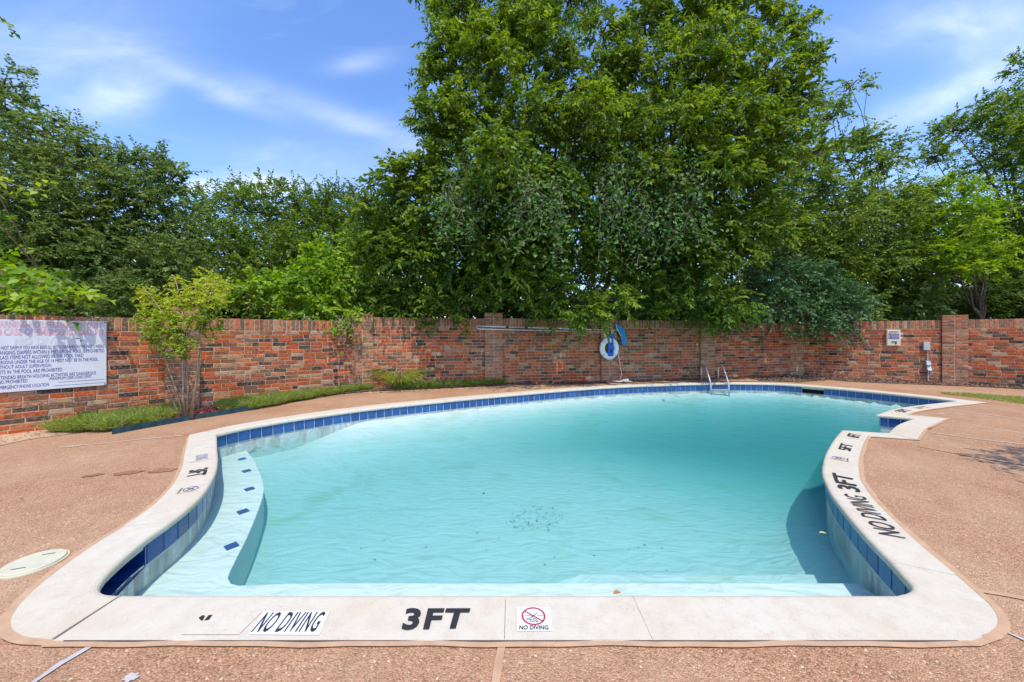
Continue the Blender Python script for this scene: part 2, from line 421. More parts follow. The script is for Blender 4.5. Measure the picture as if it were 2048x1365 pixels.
def catmull(pts, step=.02):
    pts = [Vector(p) for p in pts]
    out = []
    for i in range(len(pts) - 1):
        p1, p2 = pts[i], pts[i + 1]
        p0 = pts[i - 1] if i > 0 else p1 * 2 - p2
        p3 = pts[i + 2] if i + 2 < len(pts) else p2 * 2 - p1
        n = max(1, int((p2 - p1).length / step))
        for k in range(n):
            t = k / n
            out.append(.5 * ((2 * p1) + (p2 - p0) * t + (2 * p0 - 5 * p1 + 4 * p2 - p3) * t * t + (3 * p1 - p0 - 3 * p2 + p3) * t ** 3))
    out.append(pts[-1])
    return out
PATH = []      # (point, is_corner, segment)
seg_start = []
for si, sg in enumerate(SEGS):
    q = catmull(sg)
    seg_start.append(len(PATH))
    for j, p in enumerate(q[:-1]):
        prevseg = (si - 1) % len(SEGS)
        PATH.append((p, j == 0 and (prevseg, si) not in SMOOTH_JOIN, si))
NP_ = len(PATH)
PTS = [p for p, _, _ in PATH]
CORNER = [c for _, c, _ in PATH]
MIT = []
for i in range(NP_):
    a = (PTS[i] - PTS[i - 1]).normalized(); b = (PTS[(i + 1) % NP_] - PTS[i]).normalized()
    na, nb = Vector((a.y, -a.x)), Vector((b.y, -b.x))
    mdir = (na + nb).normalized()
    MIT.append(mdir / max(.35, mdir.dot(nb)))
ARC = [0.0]
for i in range(NP_): ARC.append(ARC[-1] + (PTS[(i + 1) % NP_] - PTS[i]).length)
TOTAL = ARC[-1]
SEGARC = [ARC[k] for k in seg_start] + [TOTAL]
CW = .272          # coping width
# drop samples that would fold over at the corners that stick out into the water
REFLEX = []
for i in range(NP_):
    if CORNER[i]:
        a = (PTS[i] - PTS[i - 1]).normalized(); b = (PTS[(i + 1) % NP_] - PTS[i]).normalized()
        cr = a.x * b.y - a.y * b.x
        if cr < 0: REFLEX.append((ARC[i], CW * math.tan(math.acos(max(-1, min(1, a.dot(b)))) / 2) + .01))
def ok_sample(s):
    return all(abs(s - s0) < 1e-6 or min(abs(s - s0), TOTAL - abs(s - s0)) > d for s0, d in REFLEX)
import bisect
OKS = [ok_sample(ARC[i]) for i in range(NP_)]
def path_at(s):
    s %= TOTAL
    i = min(NP_ - 1, max(0, bisect.bisect_right(ARC, s) - 1))
    L = ARC[i + 1] - ARC[i]; t = (s - ARC[i]) / L if L > 0 else 0
    p = PTS[i].lerp(PTS[(i + 1) % NP_], t)
    d = (PTS[(i + 1) % NP_] - PTS[i]).normalized()
    m = MIT[i].lerp(MIT[(i + 1) % NP_], t)
    return p, m, d
def on_path(s, t):
    p, m, d = path_at(s); return p + m * t
def range_samples(s0, s1, step=.09):
    """arc lengths between s0 and s1 (s1 may exceed TOTAL) keeping the corners"""
    out = [s0]
    last = s0; lo = on_path(s0, CW)
    for rep in (0, TOTAL):
        for i in range(NP_):
            a = ARC[i] + rep
            if s0 + 1e-6 < a < s1 - 1e-6 and (CORNER[i] or (OKS[i] and ((PTS[i] + MIT[i] * CW) - lo).length > step)):
                out.append(a); last = a; lo = PTS[i] + MIT[i] * CW
    out.append(s1)
    return sorted(set(out))
ALL_S = [ARC[i] for i in range(NP_) if CORNER[i] or (OKS[i] and i % 2 == 0)]
def ring(t, step=0.0):
    return [on_path(s, t) for s in ALL_S]

# ------------------------------------------------------------------ brick wall line
SCW = 1.04
QZ = [(-7.72, 3.66), (-5.77, 6.13), (-3.43, 8.02), (-.46, 8.72), (2.55, 9.25), (5.45, 9.80), (8.52, 10.5), (11.43, 9.05), (14.0, 7.25)]
Q = [Vector(q) * SCW for q in QZ]
# z of base and top of each wall section
SEC = [(-.13, 1.585), (-.07, 1.615), (.0, 1.725), (.03, 1.73), (.04, 1.71), (.06, 1.665), (.0, 1.695), (-.04, 1.705)]

# ------------------------------------------------------------------ ground and deck
# the raised woodland soil behind the wall
MB().add([(-60, 60, -.1), (60, 60, -.1), (60, 2, -.1), (14.6, 7.4, -.1)] + [(q.x, q.y + .12, -.1) for q in reversed(Q[1:8])] + [(-8.2, 3.7, -.1), (-60, 0, -.1)],
         [tuple(range(13))[::-1]]).build('terrain', M['soil'])['kind'] = 'structure'

def deck_z(x, y):
    z = -.009
    # falls towards the left wall, rises slightly to the back
    z -= .10 * max(0., min(1., (-x - 3.4) / 3.2))
    z += .03 * max(0., min(1., (y - 8.2 - .1 * x) / 1.2)) if x > -2 else 0
    return z
def wall_front(i, off):
    a, b = Q[i], Q[i + 1]; d = (b - a).normalized(); n = Vector((d.y, -d.x))
    return a + n * off, b + n * off
def sheet(name, outer, holes, zf, mat, grid=.35, inside=True, kind='structure', uvn=None):
    verts, edges = [], []
    def add_loop(lp):
        k = len(verts); n = len(lp)
        verts.extend(Vector((p[0], p[1])) for p in lp)
        edges.extend((k + j, k + (j + 1) % n) for j in range(n))
    add_loop(outer)
    for h in holes: add_loop(h)
    xs = [p[0] for p in outer]; ys = [p[1] for p in outer]
    if grid:
        for x in np.arange(min(xs) + grid / 2, max(xs), grid):
            for y in np.arange(min(ys) + grid / 2, max(ys), grid):
                verts.append(Vector((x, y)))
    vo, eo, fo, *_ = delaunay_2d_cdt(verts, edges, [], 0, 1e-4)
    O = np.array([[p[0], p[1]] for p in outer]); HS = [np.array([[p[0], p[1]] for p in h]) for h in holes]
    def inpoly(poly, x, y):
        x0, y0 = poly[:, 0], poly[:, 1]; x1, y1 = np.roll(x0, -1), np.roll(y0, -1)
        c = ((y0 > y) != (y1 > y))
        with np.errstate(divide='ignore', invalid='ignore'):
            xi = (x1 - x0) * (y - y0) / (y1 - y0) + x0
        return bool(np.sum(c & (x < xi)) % 2)
    faces = []
    for f in fo:
        cx_ = sum(vo[i].x for i in f) / len(f); cy_ = sum(vo[i].y for i in f) / len(f)
        if inpoly(O, cx_, cy_) and not any(inpoly(h, cx_, cy_) for h in HS):
            a, b, c_ = (vo[i] for i in f[:3])
            if (b.x - a.x) * (c_.y - a.y) - (b.y - a.y) * (c_.x - a.x) < 0: f = f[::-1]
            faces.append(tuple(f))
    me = mesh(name, [(v.x, v.y, zf(v.x, v.y)) for v in vo], faces, True)
    bm = bmesh.new(); bm.from_mesh(me)
    bmesh.ops.delete(bm, geom=[v for v in bm.verts if not v.link_faces], context='VERTS'); bm.to_mesh(me); bm.free()
    o = link(name, me, mat)
    if kind: o['kind'] = kind
    return o
outer_ring = ring(CW - .004)
sheet('ground', [(-400, -400), (400, -400), (400, 400), (-400, 400)], [ring(.2)], lambda x, y: -.45, M['soil'], 0)
deck_outer = [(-14, -5), (18, -5), (18, 4.4), (14.56, 7.6), (11.9, 9.5), (8.86, 11.0), (5.66, 10.28), (2.65, 9.7), (-.48, 9.15), (-3.6, 8.4), (-6.05, 6.4), (-8.1, 3.75), (-14, -2)]
sheet('pool_deck', deck_outer, [outer_ring], deck_z, M['deck'], .4)
# sealant band round the coping
def band(name, t0, t1, z, mat, s0=0.0, s1=TOTAL, kind='structure', jit=.0):
    S = range_samples(s0, s1, .05)
    V, Fc = [], []
    for s in S:
        j = jit * (math.sin(s * 7.3) + math.sin(s * 17.1 + 2) * .6)
        for t in (t0, t1 + j):
            p = on_path(s, t); V.append((p.x, p.y, deck_z(p.x, p.y) + z))
    for i in range(len(S) - 1): Fc.append((2 * i, 2 * i + 1, 2 * i + 3, 2 * i + 2))
    o = link(name, mesh(name, V, Fc), mat); o['kind'] = kind; return o
band('sealant_band', CW - .01, CW + .024, .0085, M['sealant'], jit=.0035)

band('joint_crack', CW - .003, CW + .0005, .0110, M['dark_gap'], .05, 3.85, jit=.0028)

def strip(name, pts, w, mat, z=.005, kind='structure', jit=.0):
    """flat strip on the deck through ground points"""
    P = []
    for a, b in zip(pts[:-1], pts[1:]):
        n = max(2, int((Vector(b) - Vector(a)).length / .12))
        P += [Vector(a).lerp(Vector(b), k / n) for k in range(n)]
    P.append(Vector(pts[-1]))
    V, Fc = [], []
    for i, p in enumerate(P):
        d = (P[min(i + 1, len(P) - 1)] - P[max(i - 1, 0)]).normalized(); n = Vector((d.y, -d.x))
        ww = w / 2 * (1 + R.uniform(-jit, jit))
        for s in (-1, 1):
            q = p + n * s * ww; V.append((q.x, q.y, deck_z(q.x, q.y) + z))
    for i in range(len(P) - 1): Fc.append((2 * i, 2 * i + 2, 2 * i + 3, 2 * i + 1))
    o = link(name, mesh(name, V, Fc), mat)
    if kind: o['kind'] = kind
    return o
strip('deck_joint', [W(1003, 1292), W(996, 1330), W(983, 1420), W(960, 1640)], .030, M['sealant'], .006, jit=.15)
strip('deck_joint', [W(181, 1291), W(120, 1326), W(20, 1395), W(-200, 1560)], .024, M['joint_grey'], .006, jit=.25)
strip('deck_joint', [W(1950, 1178), W(2060, 1197), W(2300, 1240)], .032, M['sealant'], .006, jit=.15)
strip('deck_joint', [W(1998, 1256), W(2060, 1283), W(2300, 1385)], .02, M['joint_grey'], .006, jit=.4)
strip('deck_joint', [W(1836, 892), W(1930, 910), W(2100, 938)], .030, M['sealant'], .006, jit=.15)
strip('deck_joint', [W(1858, 864), W(1950, 877), W(2100, 894)], .024, M['joint_pale'], .006, jit=.25)
strip('deck_joint', [W(1950, 852), W(2000, 860), W(2100, 871)], .018, M['joint_pale'], .006, jit=.4)
strip('deck_joint', [W(1900, 819), W(1960, 827), W(2100, 845)], .03, M['joint_pale'], .006, jit=.2)
strip('deck_joint', [W(365, 866), W(290, 871), W(120, 884)], .022, M['joint_pale'], .006, jit=.3)

def blob(name, c, rx, ry, rot, mat, z=.006, n=40, rough=.25, seed=0, kind='structure'):
    rr = random.Random(seed); ph = [rr.uniform(0, 6.28) for _ in range(5)]
    V = [(0, 0, 0)]; ca, sa = math.cos(rot), math.sin(rot)
    for k in range(n):
        a = 2 * PI * k / n
        r = 1 + rough * (.5 * math.sin(2 * a + ph[0]) + .35 * math.sin(5 * a + ph[1]) + .25 * math.sin(9 * a + ph[2]) + .15 * math.sin(15 * a + ph[3]))
        x, y = rx * r * math.cos(a), ry * r * math.sin(a)
        V.append((x * ca - y * sa, x * sa + y * ca, 0))
    V = [(c[0] + v[0], c[1] + v[1], deck_z(c[0] + v[0], c[1] + v[1]) + z) for v in V]
    o = link(name, mesh(name, V, [(0, k + 1, (k + 1) % n + 1) for k in range(n)]), mat); o['kind'] = kind; return o
for i, (px, py, a, b) in enumerate([(326, 940, .13, .05), (257, 943, .10, .06), (186, 946, .08, .04)]):
    blob('damp_patch', W(px, py), a, b, .1, M['deck_wet'], seed=i, rough=.35)
blob('paint_spot', W(262, 1353), .026, .017, .5, M['joint_grey'], seed=5, rough=.5)
blob('paint_spot', W(1884, 828), .03, .05, .3, M['sticker_old'], seed=8, rough=.5)
blob('paint_spot', W(1904, 842), .02, .02, .3, M['sticker_old'], seed=9, rough=.5)
# sandy dirt washed over the deck by the left wall, and the litter bed under the back wall
def along(i0, f0, off):
    a, b = wall_front(i0, off); return a.lerp(b, f0)
sand = [along(0, .3, .02), along(0, .9, .02), along(0, .9, .42), along(0, .80, .62), along(0, .68, .72), along(0, .5, .68), along(0, .38, .95), along(0, .3, .9)]
def jagged(pts, amp=.05, step=.12, seed=0):
    rr = random.Random(seed); out = []
    for a, b in zip(pts, pts[1:] + pts[:1]):
        a, b = Vector(a), Vector(b); n = max(1, int((b - a).length / step)); d = (b - a).normalized(); nn = Vector((d.y, -d.x))
        for k in range(n): out.append(a.lerp(b, k / n) + nn * (rr.uniform(-amp, amp) if k else 0))
    return out
sheet('sand', jagged(sand, .05, .1, 1), [], lambda x, y: deck_z(x, y) + .006, M['sand'], .3)
sand2 = [along(1, .02, .3), along(1, .5, .3), along(1, .98, .30), along(2, .5, .32), along(2, .5, .52), along(2, .05, .62), along(1, .75, .50), along(1, .4, .46), along(1, .05, .5)]
sheet('sand', jagged(sand2, .04, .1, 2), [], lambda x, y: deck_z(x, y) + .006, M['sand'], .3)
def bed_z(x, y): return deck_z(x, y) + .012
bed_left = [along(0, .62, -.02), along(0, .98, -.02), along(1, .5, -.02), along(1, .99, -.02), along(2, .5, -.02), along(2, 1., -.02), along(3, .12, -.02), along(3, .1, .2),
            along(2, .98, .26), along(2, .6, .34), along(2, .06, .42), along(1, .6, .36), along(1, .1, .36), along(0, .97, .40), along(0, .66, .40)]
sheet('planting_bed', jagged(bed_left, .015, .15, 3), [], lambda x, y: deck_z(x, y) + .03, M['soil'], .3)
bed_back = [along(3, .12, -.02), along(4, .5, -.02), along(5, .5, -.02), along(6, .03, -.02), along(6, .5, -.02), along(6, .97, -.02), along(7, .99, -.02),
            along(7, .95, .85), along(7, .5, .70), along(7, .1, .62), along(6, .85, .72), along(6, .6, .80), along(6, .3, .95), along(5, .98, .98), (7.75, 9.5), (6.9, 9.75), along(5, .4, .3), along(4, .97, .19), along(4, .5, .20), along(3, .97, .30), along(3, .5, .30), along(3, .14, .16)]
sheet('mulch_bed', jagged(bed_back, .02, .15, 4), [], bed_z, M['mulch_bed'], .3)

# ------------------------------------------------------------------ swimming pool
WATER_Z = -.186
pool = empty('swimming_pool', (0, 5, 0), 0, 'freeform swimming pool with cream coping and a band of blue waterline tiles', 'pool')
PO = Vector((0, 5, 0))
def shift(V): return [(v[0] - PO.x, v[1] - PO.y, v[2] - PO.z) for v in V]
PFAR = np.array([[p.x, p.y] for p, _, sg in PATH if sg == 6])
PRIGHT = np.array([[p.x, p.y] for p, _, sg in PATH if 1 <= sg <= 5])
def floor_z(x, y):
    k = (x * .75 + y * .66 - 3.0) / 6.5; k = max(0., min(1., k)); k = k * k * (3 - 2 * k)
    e = float(np.min((PFAR[:, 0] - x) ** 2 + (PFAR[:, 1] - y) ** 2)) ** .5 / 1.7
    e = min(1., e); e = e * (2 - e)
    e0 = .215 + .25 * max(0., min(1., (-x - 2.7) / .7))
    z = -e0 - (.67 - e0 + .55 * k) * e
    f = float(np.min((PRIGHT[:, 0] - x) ** 2 + (PRIGHT[:, 1] - y) ** 2)) ** .5 / .55
    f = min(1., f); f = f * (2 - f)
    z += (1 - f) * .22
    return z
# plaster walls
V, Fc = [], []
zs = [(-.195, .034), (-.40, .034), (-2.0, .036)]
for s in ALL_S:
    for z, t in zs:
        p = on_path(s, t); V.append((p.x, p.y, z))
n = len(ALL_S); m_ = len(zs)
for i in range(n):
    j = (i + 1) % n
    for k in range(m_ - 1): Fc.append((i * m_ + k, i * m_ + k + 1, j * m_ + k + 1, j * m_ + k))
link('basin_wall', mesh('basin_wall', shift(V), Fc), M['plaster'], pool)
fl = sheet('basin_floor', ring(.05), [], floor_z, M['plaster'], .16, kind=None)
fl.data.transform(Matrix.Translation(-PO)); fl.parent = pool

# skimmer mouths: gaps in the tile band
def s_of(pt):
    pt = Vector(pt); best = min(range(NP_), key=lambda i: (PTS[i] - pt).length); return ARC[best]
SK1 = (s_of((-2.335, 2.24)), s_of((-2.20, 1.91)))                 # beside the left corner
sk2c = s_of((7.62, 8.86)); SK2 = (sk2c - .20, sk2c + .20)
def snap(s, si):
    a, b = SEGARC[si], SEGARC[si + 1]; n = max(1, int(round((b - a) / .1405))); return a + (b - a) / n * round((s - a) / (b - a) * n)
SK1 = (snap(SK1[0], 7), snap(SK1[1], 7)); SK2 = (snap(SK2[0], 6), snap(SK2[1], 6))
def in_gap(s): return any(a < s < b for a, b in (SK1, SK2))
# grout band behind the tiles, cut at the skimmers
cuts = [0.0, SK2[0], SK2[1], SK1[0], SK1[1], TOTAL]
for a, b in ((0, SK2[0]), (SK2[1], SK1[0]), (SK1[1], TOTAL)):
    S = range_samples(a, b, .05); V, Fc = [], []
    for s in S:
        for z in (-.045, -.21):
            p = on_path(s, .031); V.append((p.x, p.y, z))
    for i in range(len(S) - 1): Fc.append((2 * i, 2 * i + 1, 2 * i + 3, 2 * i + 2))
    link('grout_band', mesh('grout_band', shift(V), Fc), M['grout'], pool)
for (a, b), mat in ((SK1, M['tile_dark']), (SK2, M['black_flat'])):
    mb = MB(); V = []
    for t, z in ((.031, -.05), (.031, -.205), (.24, -.205), (.24, -.05)):
        for s in (a, b):
            p = on_path(s, t); V.append((p.x - PO.x, p.y - PO.y, z))
    mb.add(V, [(2, 3, 5, 4), (4, 5, 7, 6), (6, 7, 1, 0), (0, 2, 4, 6), (1, 7, 5, 3)])
    mb.build('skimmer_mouth', mat, pool)
# loose looking tiles inside the open left skimmer
for k in range(3):
    s = SK1[0] + (SK1[1] - SK1[0]) * (.2 + .3 * k)
    p, m, d = path_at(s); q = p + m * .12
    MB().box((0, 0, 0), (.10, .16, .008)).build('waterline_tile', M['tile_dark'], pool, loc=(q.x - PO.x, q.y - PO.y, -.198), rot=(0, 0, math.atan2(d.y, d.x)))
# tiles
def tile_mesh(w, h):
    mb = MB(); b = .005; d = .009
    V = [(-w/2, 0, -h/2), (w/2, 0, -h/2), (w/2, 0, h/2), (-w/2, 0, h/2), (-w/2 + b, -d, -h/2 + b), (w/2 - b, -d, -h/2 + b), (w/2 - b, -d, h/2 - b), (-w/2 + b, -d, h/2 - b)]
    mb.add(V, [(4, 5, 6, 7), (0, 1, 5, 4), (1, 2, 6, 5), (2, 3, 7, 6), (3, 0, 4, 7)])
    return mb.me('waterline_tile')
TILE = tile_mesh(.134, .142); TILE.materials.append(M['tile'])
TPITCH = .1405
for si in range(1, 8):
    a, b = SEGARC[si], SEGARC[si + 1]
    n = max(1, int(round((b - a) / TPITCH)))
    for k in range(n):
        s = a + (b - a) * (k + .5) / n
        if in_gap(s): continue
        s0_, s1_ = a + (b - a) * k / n, a + (b - a) * (k + 1) / n
        p0, p1 = on_path(s0_, .031), on_path(s1_, .031)
        if any(in_gap(q) for q in (s0_ + .03, s1_ - .03)): continue
        c = (p0 + p1) / 2; d = p1 - p0
        o = bpy.data.objects.new('waterline_tile', TILE); COL.objects.link(o); o.parent = pool
        # the tile faces the water, which lies to the left of the direction of travel
        o.rotation_euler = (R.uniform(-.006, .006), 0, math.atan2(-d.y, -d.x))
        o.scale = ((d.length - .006) / .134, 1, 1)
        o.location = (c.x - PO.x, c.y - PO.y, -.122)
# coping slabs
PROF = [(CW, -.09), (CW, -.004), (CW - .004, -.001), (.034, 0), (.022, -.001), (.010, -.005), (.003, -.012), (0, -.022), (0, -.036), (.004, -.046), (.014, -.052), (.04, -.053), (.04, -.09)]
def coping_slab(s0, s1):
    S = range_samples(s0, s1, .05); V, Fc = [], []; k = len(PROF)
    for s in S:
        p, m, d = path_at(s)
        for t, z in PROF:
            q = p + m * t; V.append((q.x, q.y, z))
    for i in range(len(S) - 1):
        for j in range(k - 1): Fc.append((i * k + j, i * k + j + 1, (i + 1) * k + j + 1, (i + 1) * k + j))
        Fc.append((i * k + k - 1, i * k, (i + 1) * k, (i + 1) * k + k - 1))
    Fc.append(tuple(range(k))); Fc.append(tuple(range((len(S) - 1) * k + k - 1, (len(S) - 1) * k - 1, -1)))
    o = link('coping_slab', mesh('coping_slab', shift(V), Fc), M['coping'], pool, loc=(0, 0, R.uniform(-.0015, .0015)))
    return o
jn = [.004]                                  # slab joints as arc lengths; the crack at the left front corner first
x0 = -1.955
for x in (-.032, .60): jn.append(x - x0)
s_cr = s_of((2.02, 1.784)); jn.append(s_cr - .06)
jn.append(s_of((2.17, 2.01)))
def fill_joints(a, b, L=.86):
    n = max(1, int(round((b - a) / L))); return [a + (b - a) * k / n for k in range(1, n)]
B_, C_, D_, A_, E_, G_ = SEGARC[2], SEGARC[3], SEGARC[4], SEGARC[5], SEGARC[6], SEGARC[7]
jn += fill_joints(jn[-1], B_ - .45, 1.05) + [B_ - .45, C_, D_ - .25, A_ + .5]
jn += fill_joints(A_ + .5, E_ - .4, 1.0) + [E_ - .4]
jn += fill_joints(E_ - .4, G_ - .02, .86) + [G_ - .02]
jn += [s_of((-2.38, 2.44)) , s_of((-2.245, 1.99))]
jn = sorted(jn)
for i, a in enumerate(jn):
    b = jn[(i + 1) % len(jn)] + (TOTAL if i == len(jn) - 1 else 0)
    g0 = .006 if i == 0 else .001; g1 = .006 if i == len(jn) - 1 else .001
    coping_slab(a + g0, b - g1)
# dark fill in the open joints
S = range_samples(0, TOTAL, .05); V, Fc = [], []
for s in S:
    for t in (.012, CW - .003):
        p = on_path(s, t); V.append((p.x, p.y, -.022))
for i in range(len(S) - 1): Fc.append((2 * i, 2 * i + 1, 2 * i + 3, 2 * i + 2))
link('joint_fill', mesh('joint_fill', shift(V), Fc), M['dark_gap'], pool)

# benches under water
def prism(name, poly, ztop, zbot, mat, parent, bev=.02):
    bm = bmesh.new()
    top = [bm.verts.new((p[0] - PO.x, p[1] - PO.y, ztop)) for p in poly]
    f = bm.faces.new(top)
    if f.normal.z < 0 or f.calc_area() and (f.normal_update() or f.normal.z < 0): f.normal_flip()
    bot = [bm.verts.new((p[0] - PO.x, p[1] - PO.y, zbot)) for p in poly]
    n = len(poly)
    for i in range(n): bm.faces.new((top[i], bot[i], bot[(i + 1) % n], top[(i + 1) % n]))
    bmesh.ops.recalc_face_normals(bm, faces=bm.faces[:])
    bmesh.ops.triangulate(bm, faces=[q for q in bm.faces if len(q.verts) > 4])
    o = link(name, bm_mesh(name, bm), mat, parent); return bevel(o, bev, 3)
BZ = -.345
edge_px = [(509, 921), (525, 959), (527, 986), (515, 1025), (496, 1071), (473, 1117), (456, 1155), (462, 1167), (480, 1171)]
bench_edge = catmull([W(px, py, BZ) for px, py in edge_px], .06)
outline_bench = []
s = s_of((-3.735, 4.96))
for q in range_samples(s, TOTAL, .08): outline_bench.append(on_path(q, .045))
outline_bench += [Vector((-1.9, 1.757 - .045)), Vector((2.3, 1.712)), Vector((2.3, 2.32)), Vector((-1.40, 2.32))]
prism('bench_seat', outline_bench + list(reversed(bench_edge)), BZ, -1.9, M['plaster'], pool, .03)
prism('entry_step', [(.25, 1.72), (2.6, 1.72), (2.6, 2.62), (2.42, 2.68), (.5, 2.68), (.25, 2.55)], -.52, -1.9, M['plaster'], pool, .03)
prism('entry_step', [(4.40, 4.86), (5.0, 4.60), (6.34, 5.46), (5.92, 5.78)], -.34, -1.9, M['plaster'], pool, .02)
# blue diamond tiles on the bench
for px, py in ((484, 918), (493, 942), (499, 978), (486, 1023), (463, 1092)):
    p = W(px, py, BZ + .006)
    MB().box((0, 0, 0), (.078, .078, .012)).build('step_tile', M['tile_dark'], pool, loc=(p.x - PO.x, p.y - PO.y, BZ + .002), rot=(0, 0, PI / 4 + .15))

# water body
wr = ring(.034)
V = [(p.x, p.y, WATER_Z) for p in wr] + [(p.x, p.y, -1.85) for p in wr]
nw = len(wr)
tri, *_ = (None,)
vo, eo, fo, *_ = delaunay_2d_cdt([Vector((p.x, p.y)) for p in wr], [(i, (i + 1) % nw) for i in range(nw)], [], 1, 1e-5)
Fc = []
if len(vo) == nw:
    for f in fo:
        a, b, c_ = (vo[i] for i in f[:3])
        if (b.x - a.x) * (c_.y - a.y) - (b.y - a.y) * (c_.x - a.x) < 0: f = f[::-1]
        Fc.append(tuple(f)); Fc.append(tuple(i + nw for i in reversed(f)))
Fc += [(i, i + nw, (i + 1) % nw + nw, (i + 1) % nw) for i in range(nw)]
wob = link('water', mesh('water', V, Fc), M['water']); wob['kind'] = 'structure'

# ------------------------------------------------------------------ lettering
_txt_cache = {}
def text2d(s, shear=0., bold=0.012, spacing=1.0, res=3):
    """triangles of a string, cap height scaled to 1, starting at x = 0"""
    key = (s, shear, bold, spacing, res)
    if key in _txt_cache: return _txt_cache[key]
    cu = bpy.data.curves.new('lettering', 'FONT'); cu.body = s; cu.size = 1.0; cu.shear = shear; cu.offset = bold
    cu.space_character = spacing; cu.resolution_u = res; cu.fill_mode = 'FRONT'
    ob = bpy.data.objects.new('lettering', cu); COL.objects.link(ob)
    bpy.context.view_layer.update()
    dg = bpy.context.evaluated_depsgraph_get()
    me = bpy.data.meshes.new_from_object(ob.evaluated_get(dg))
    V = np.array([v.co[:2] for v in me.vertices]); Fc = [tuple(p.vertices) for p in me.polygons]
    bpy.data.objects.remove(ob); bpy.data.curves.remove(cu); bpy.data.meshes.remove(me)
    capn = .70
    V[:, 0] -= V[:, 0].min(); V /= capn
    _txt_cache[key] = (V.copy(), Fc); return V, Fc
# markings on the coping: s along the coping, t from the pool edge; 'up' of the text points to the pool (deck side reader) except on the front
def coping_print(name, s_txt, place, mat, z, parent=None, shear=0., bold=.012, spacing=1.):
    V, Fc = text2d(s_txt, shear, bold, spacing)
    w = V[:, 0].max(); out = []
    for x, y in V:
        q = place(x / w, y); out.append((q[0], q[1], z))
    # make every triangle face up
    Fo = []
    for f in Fc:
        a, b, c_ = (Vector(out[i]) for i in f[:3])
        Fo.append(f if (b - a).cross(c_ - a).z > 0 else tuple(reversed(f)))
    return link(name, mesh(name, shift(out), Fo), mat, parent or pool)
def quad_place(bl, br, tl, tr):
    bl, br, tl, tr = (Vector(v) for v in (bl, br, tl, tr))
    return lambda u, v: bl.lerp(br, u).lerp(tl.lerp(tr, u), v)
def curve_place(s0, s1, t0, t1):
    """text runs from arc s0 to s1, baseline at t0 (deck side), cap line at t1 (pool side)"""
    return lambda u, v: on_path(s0 + (s1 - s0) * u, t0 + (t1 - t0) * v)
def flat_patch(name, poly, mat, z, parent=None):
    V = [(p[0], p[1], z) for p in poly]
    return link(name, mesh(name, shift(V), [tuple(range(len(V)))]), mat, parent or pool)
Z1, Z2 = .0035, .0055
# front: NO DIVING sticker, the torn one beside it, 3FT, and the round sign
flat_patch('sticker', [W(497, 1271), W(638, 1272), W(660, 1224), W(527, 1225)], M['sticker'], Z1)
coping_print('lettering', 'NO DIVING', quad_place(W(502, 1266), W(630, 1265), W(535, 1227), W(653, 1226)), M['black'], Z2, shear=0., bold=.012, spacing=1.14)
flat_patch('sticker', [W(362, 1271), W(478, 1271), W(524, 1225), W(408, 1225)], M['coping'], Z1)
flat_patch('torn_lettering', [W(397, 1238), W(405, 1233), W(410, 1234), W(406, 1243), W(402, 1244)], M['black'], Z2)
flat_patch('torn_lettering', [W(408, 1244), W(417, 1233), W(425, 1232), W(418, 1242)], M['black'], Z2)
coping_print('depth_marking', '3FT', quad_place(W(803, 1260), W(930, 1257), W(812, 1220), W(941, 1220)), M['black'], Z2, bold=.035, spacing=1.12)
flat_patch('sticker', [W(1034, 1264), W(1105, 1264), W(1101, 1216), W(1034, 1216)], M['sticker'], Z1)
coping_print('lettering', 'NO DIVING', quad_place(W(1038, 1261.5), W(1097, 1261.5), W(1039, 1253.5), W(1096.5, 1253.5)), M['black'], Z2, bold=.02)
def ring_mark(c, ex, ey, w, mat, z, n=40):
    c, ex, ey = Vector(c), Vector(ex), Vector(ey); V, Fc = [], []
    for k in range(n):
        a = 2 * PI * k / n
        for r in (1, 1 - w): q = c + ex * (math.cos(a) * r) + ey * (math.sin(a) * r); V.append((q.x, q.y, z))
    for k in range(n): j = (k + 1) % n; Fc.append((2 * k, 2 * j, 2 * j + 1, 2 * k + 1))
    return link('prohibition_ring', mesh('prohibition_ring', shift(V), Fc), mat, pool)
cc, ee = W(1067, 1234.5), W(1091, 1234.5)
ex = ee - cc; ey = Vector((0, ex.length * .92))
ring_mark(cc, ex, ey, .14, M['red_print'], Z2)
def bar(name, a, b, w, mat, z, taper=1.):
    a, b = Vector(a), Vector(b); d = (b - a).normalized(); n = Vector((d.y, -d.x)) * w / 2
    return flat_patch(name, [a + n, b + n * taper, b - n * taper, a - n], mat, z)
bar('prohibition_bar', cc + ex * -.70 + ey * .55, cc + ex * .74 + ey * -.58, ex.length * .1, M['red_print'], Z2)
flat_patch('diver_mark', [cc + ex * .5 + ey * .52, cc + ex * .08 + ey * .12, cc + ex * -.4 + ey * -.3, cc + ex * -.05 + ey * -.12], M['black'], Z2 + .001)
for sg in (-1, 1):
    for k in range(4):
        a = cc + ex * (sg * (.3 + .13 * k)); bar('wave_mark', a + ey * (.02 if k % 2 else .08), a + ex * .11 + ey * (.08 if k % 2 else .02), ex.length * .03, M['black'], Z2)
coping_print('lettering', 'SHALLOW', quad_place(cc + ex * -.62 + ey * -.42, cc + ex * .26 + ey * -.42, cc + ex * -.62 + ey * -.26, cc + ex * .26 + ey * -.26), M['black'], Z2)
coping_print('lettering', 'WATER', quad_place(cc + ex * -.36 + ey * -.66, cc + ex * .38 + ey * -.66, cc + ex * -.36 + ey * -.50, cc + ex * .38 + ey * -.50), M['black'], Z2)
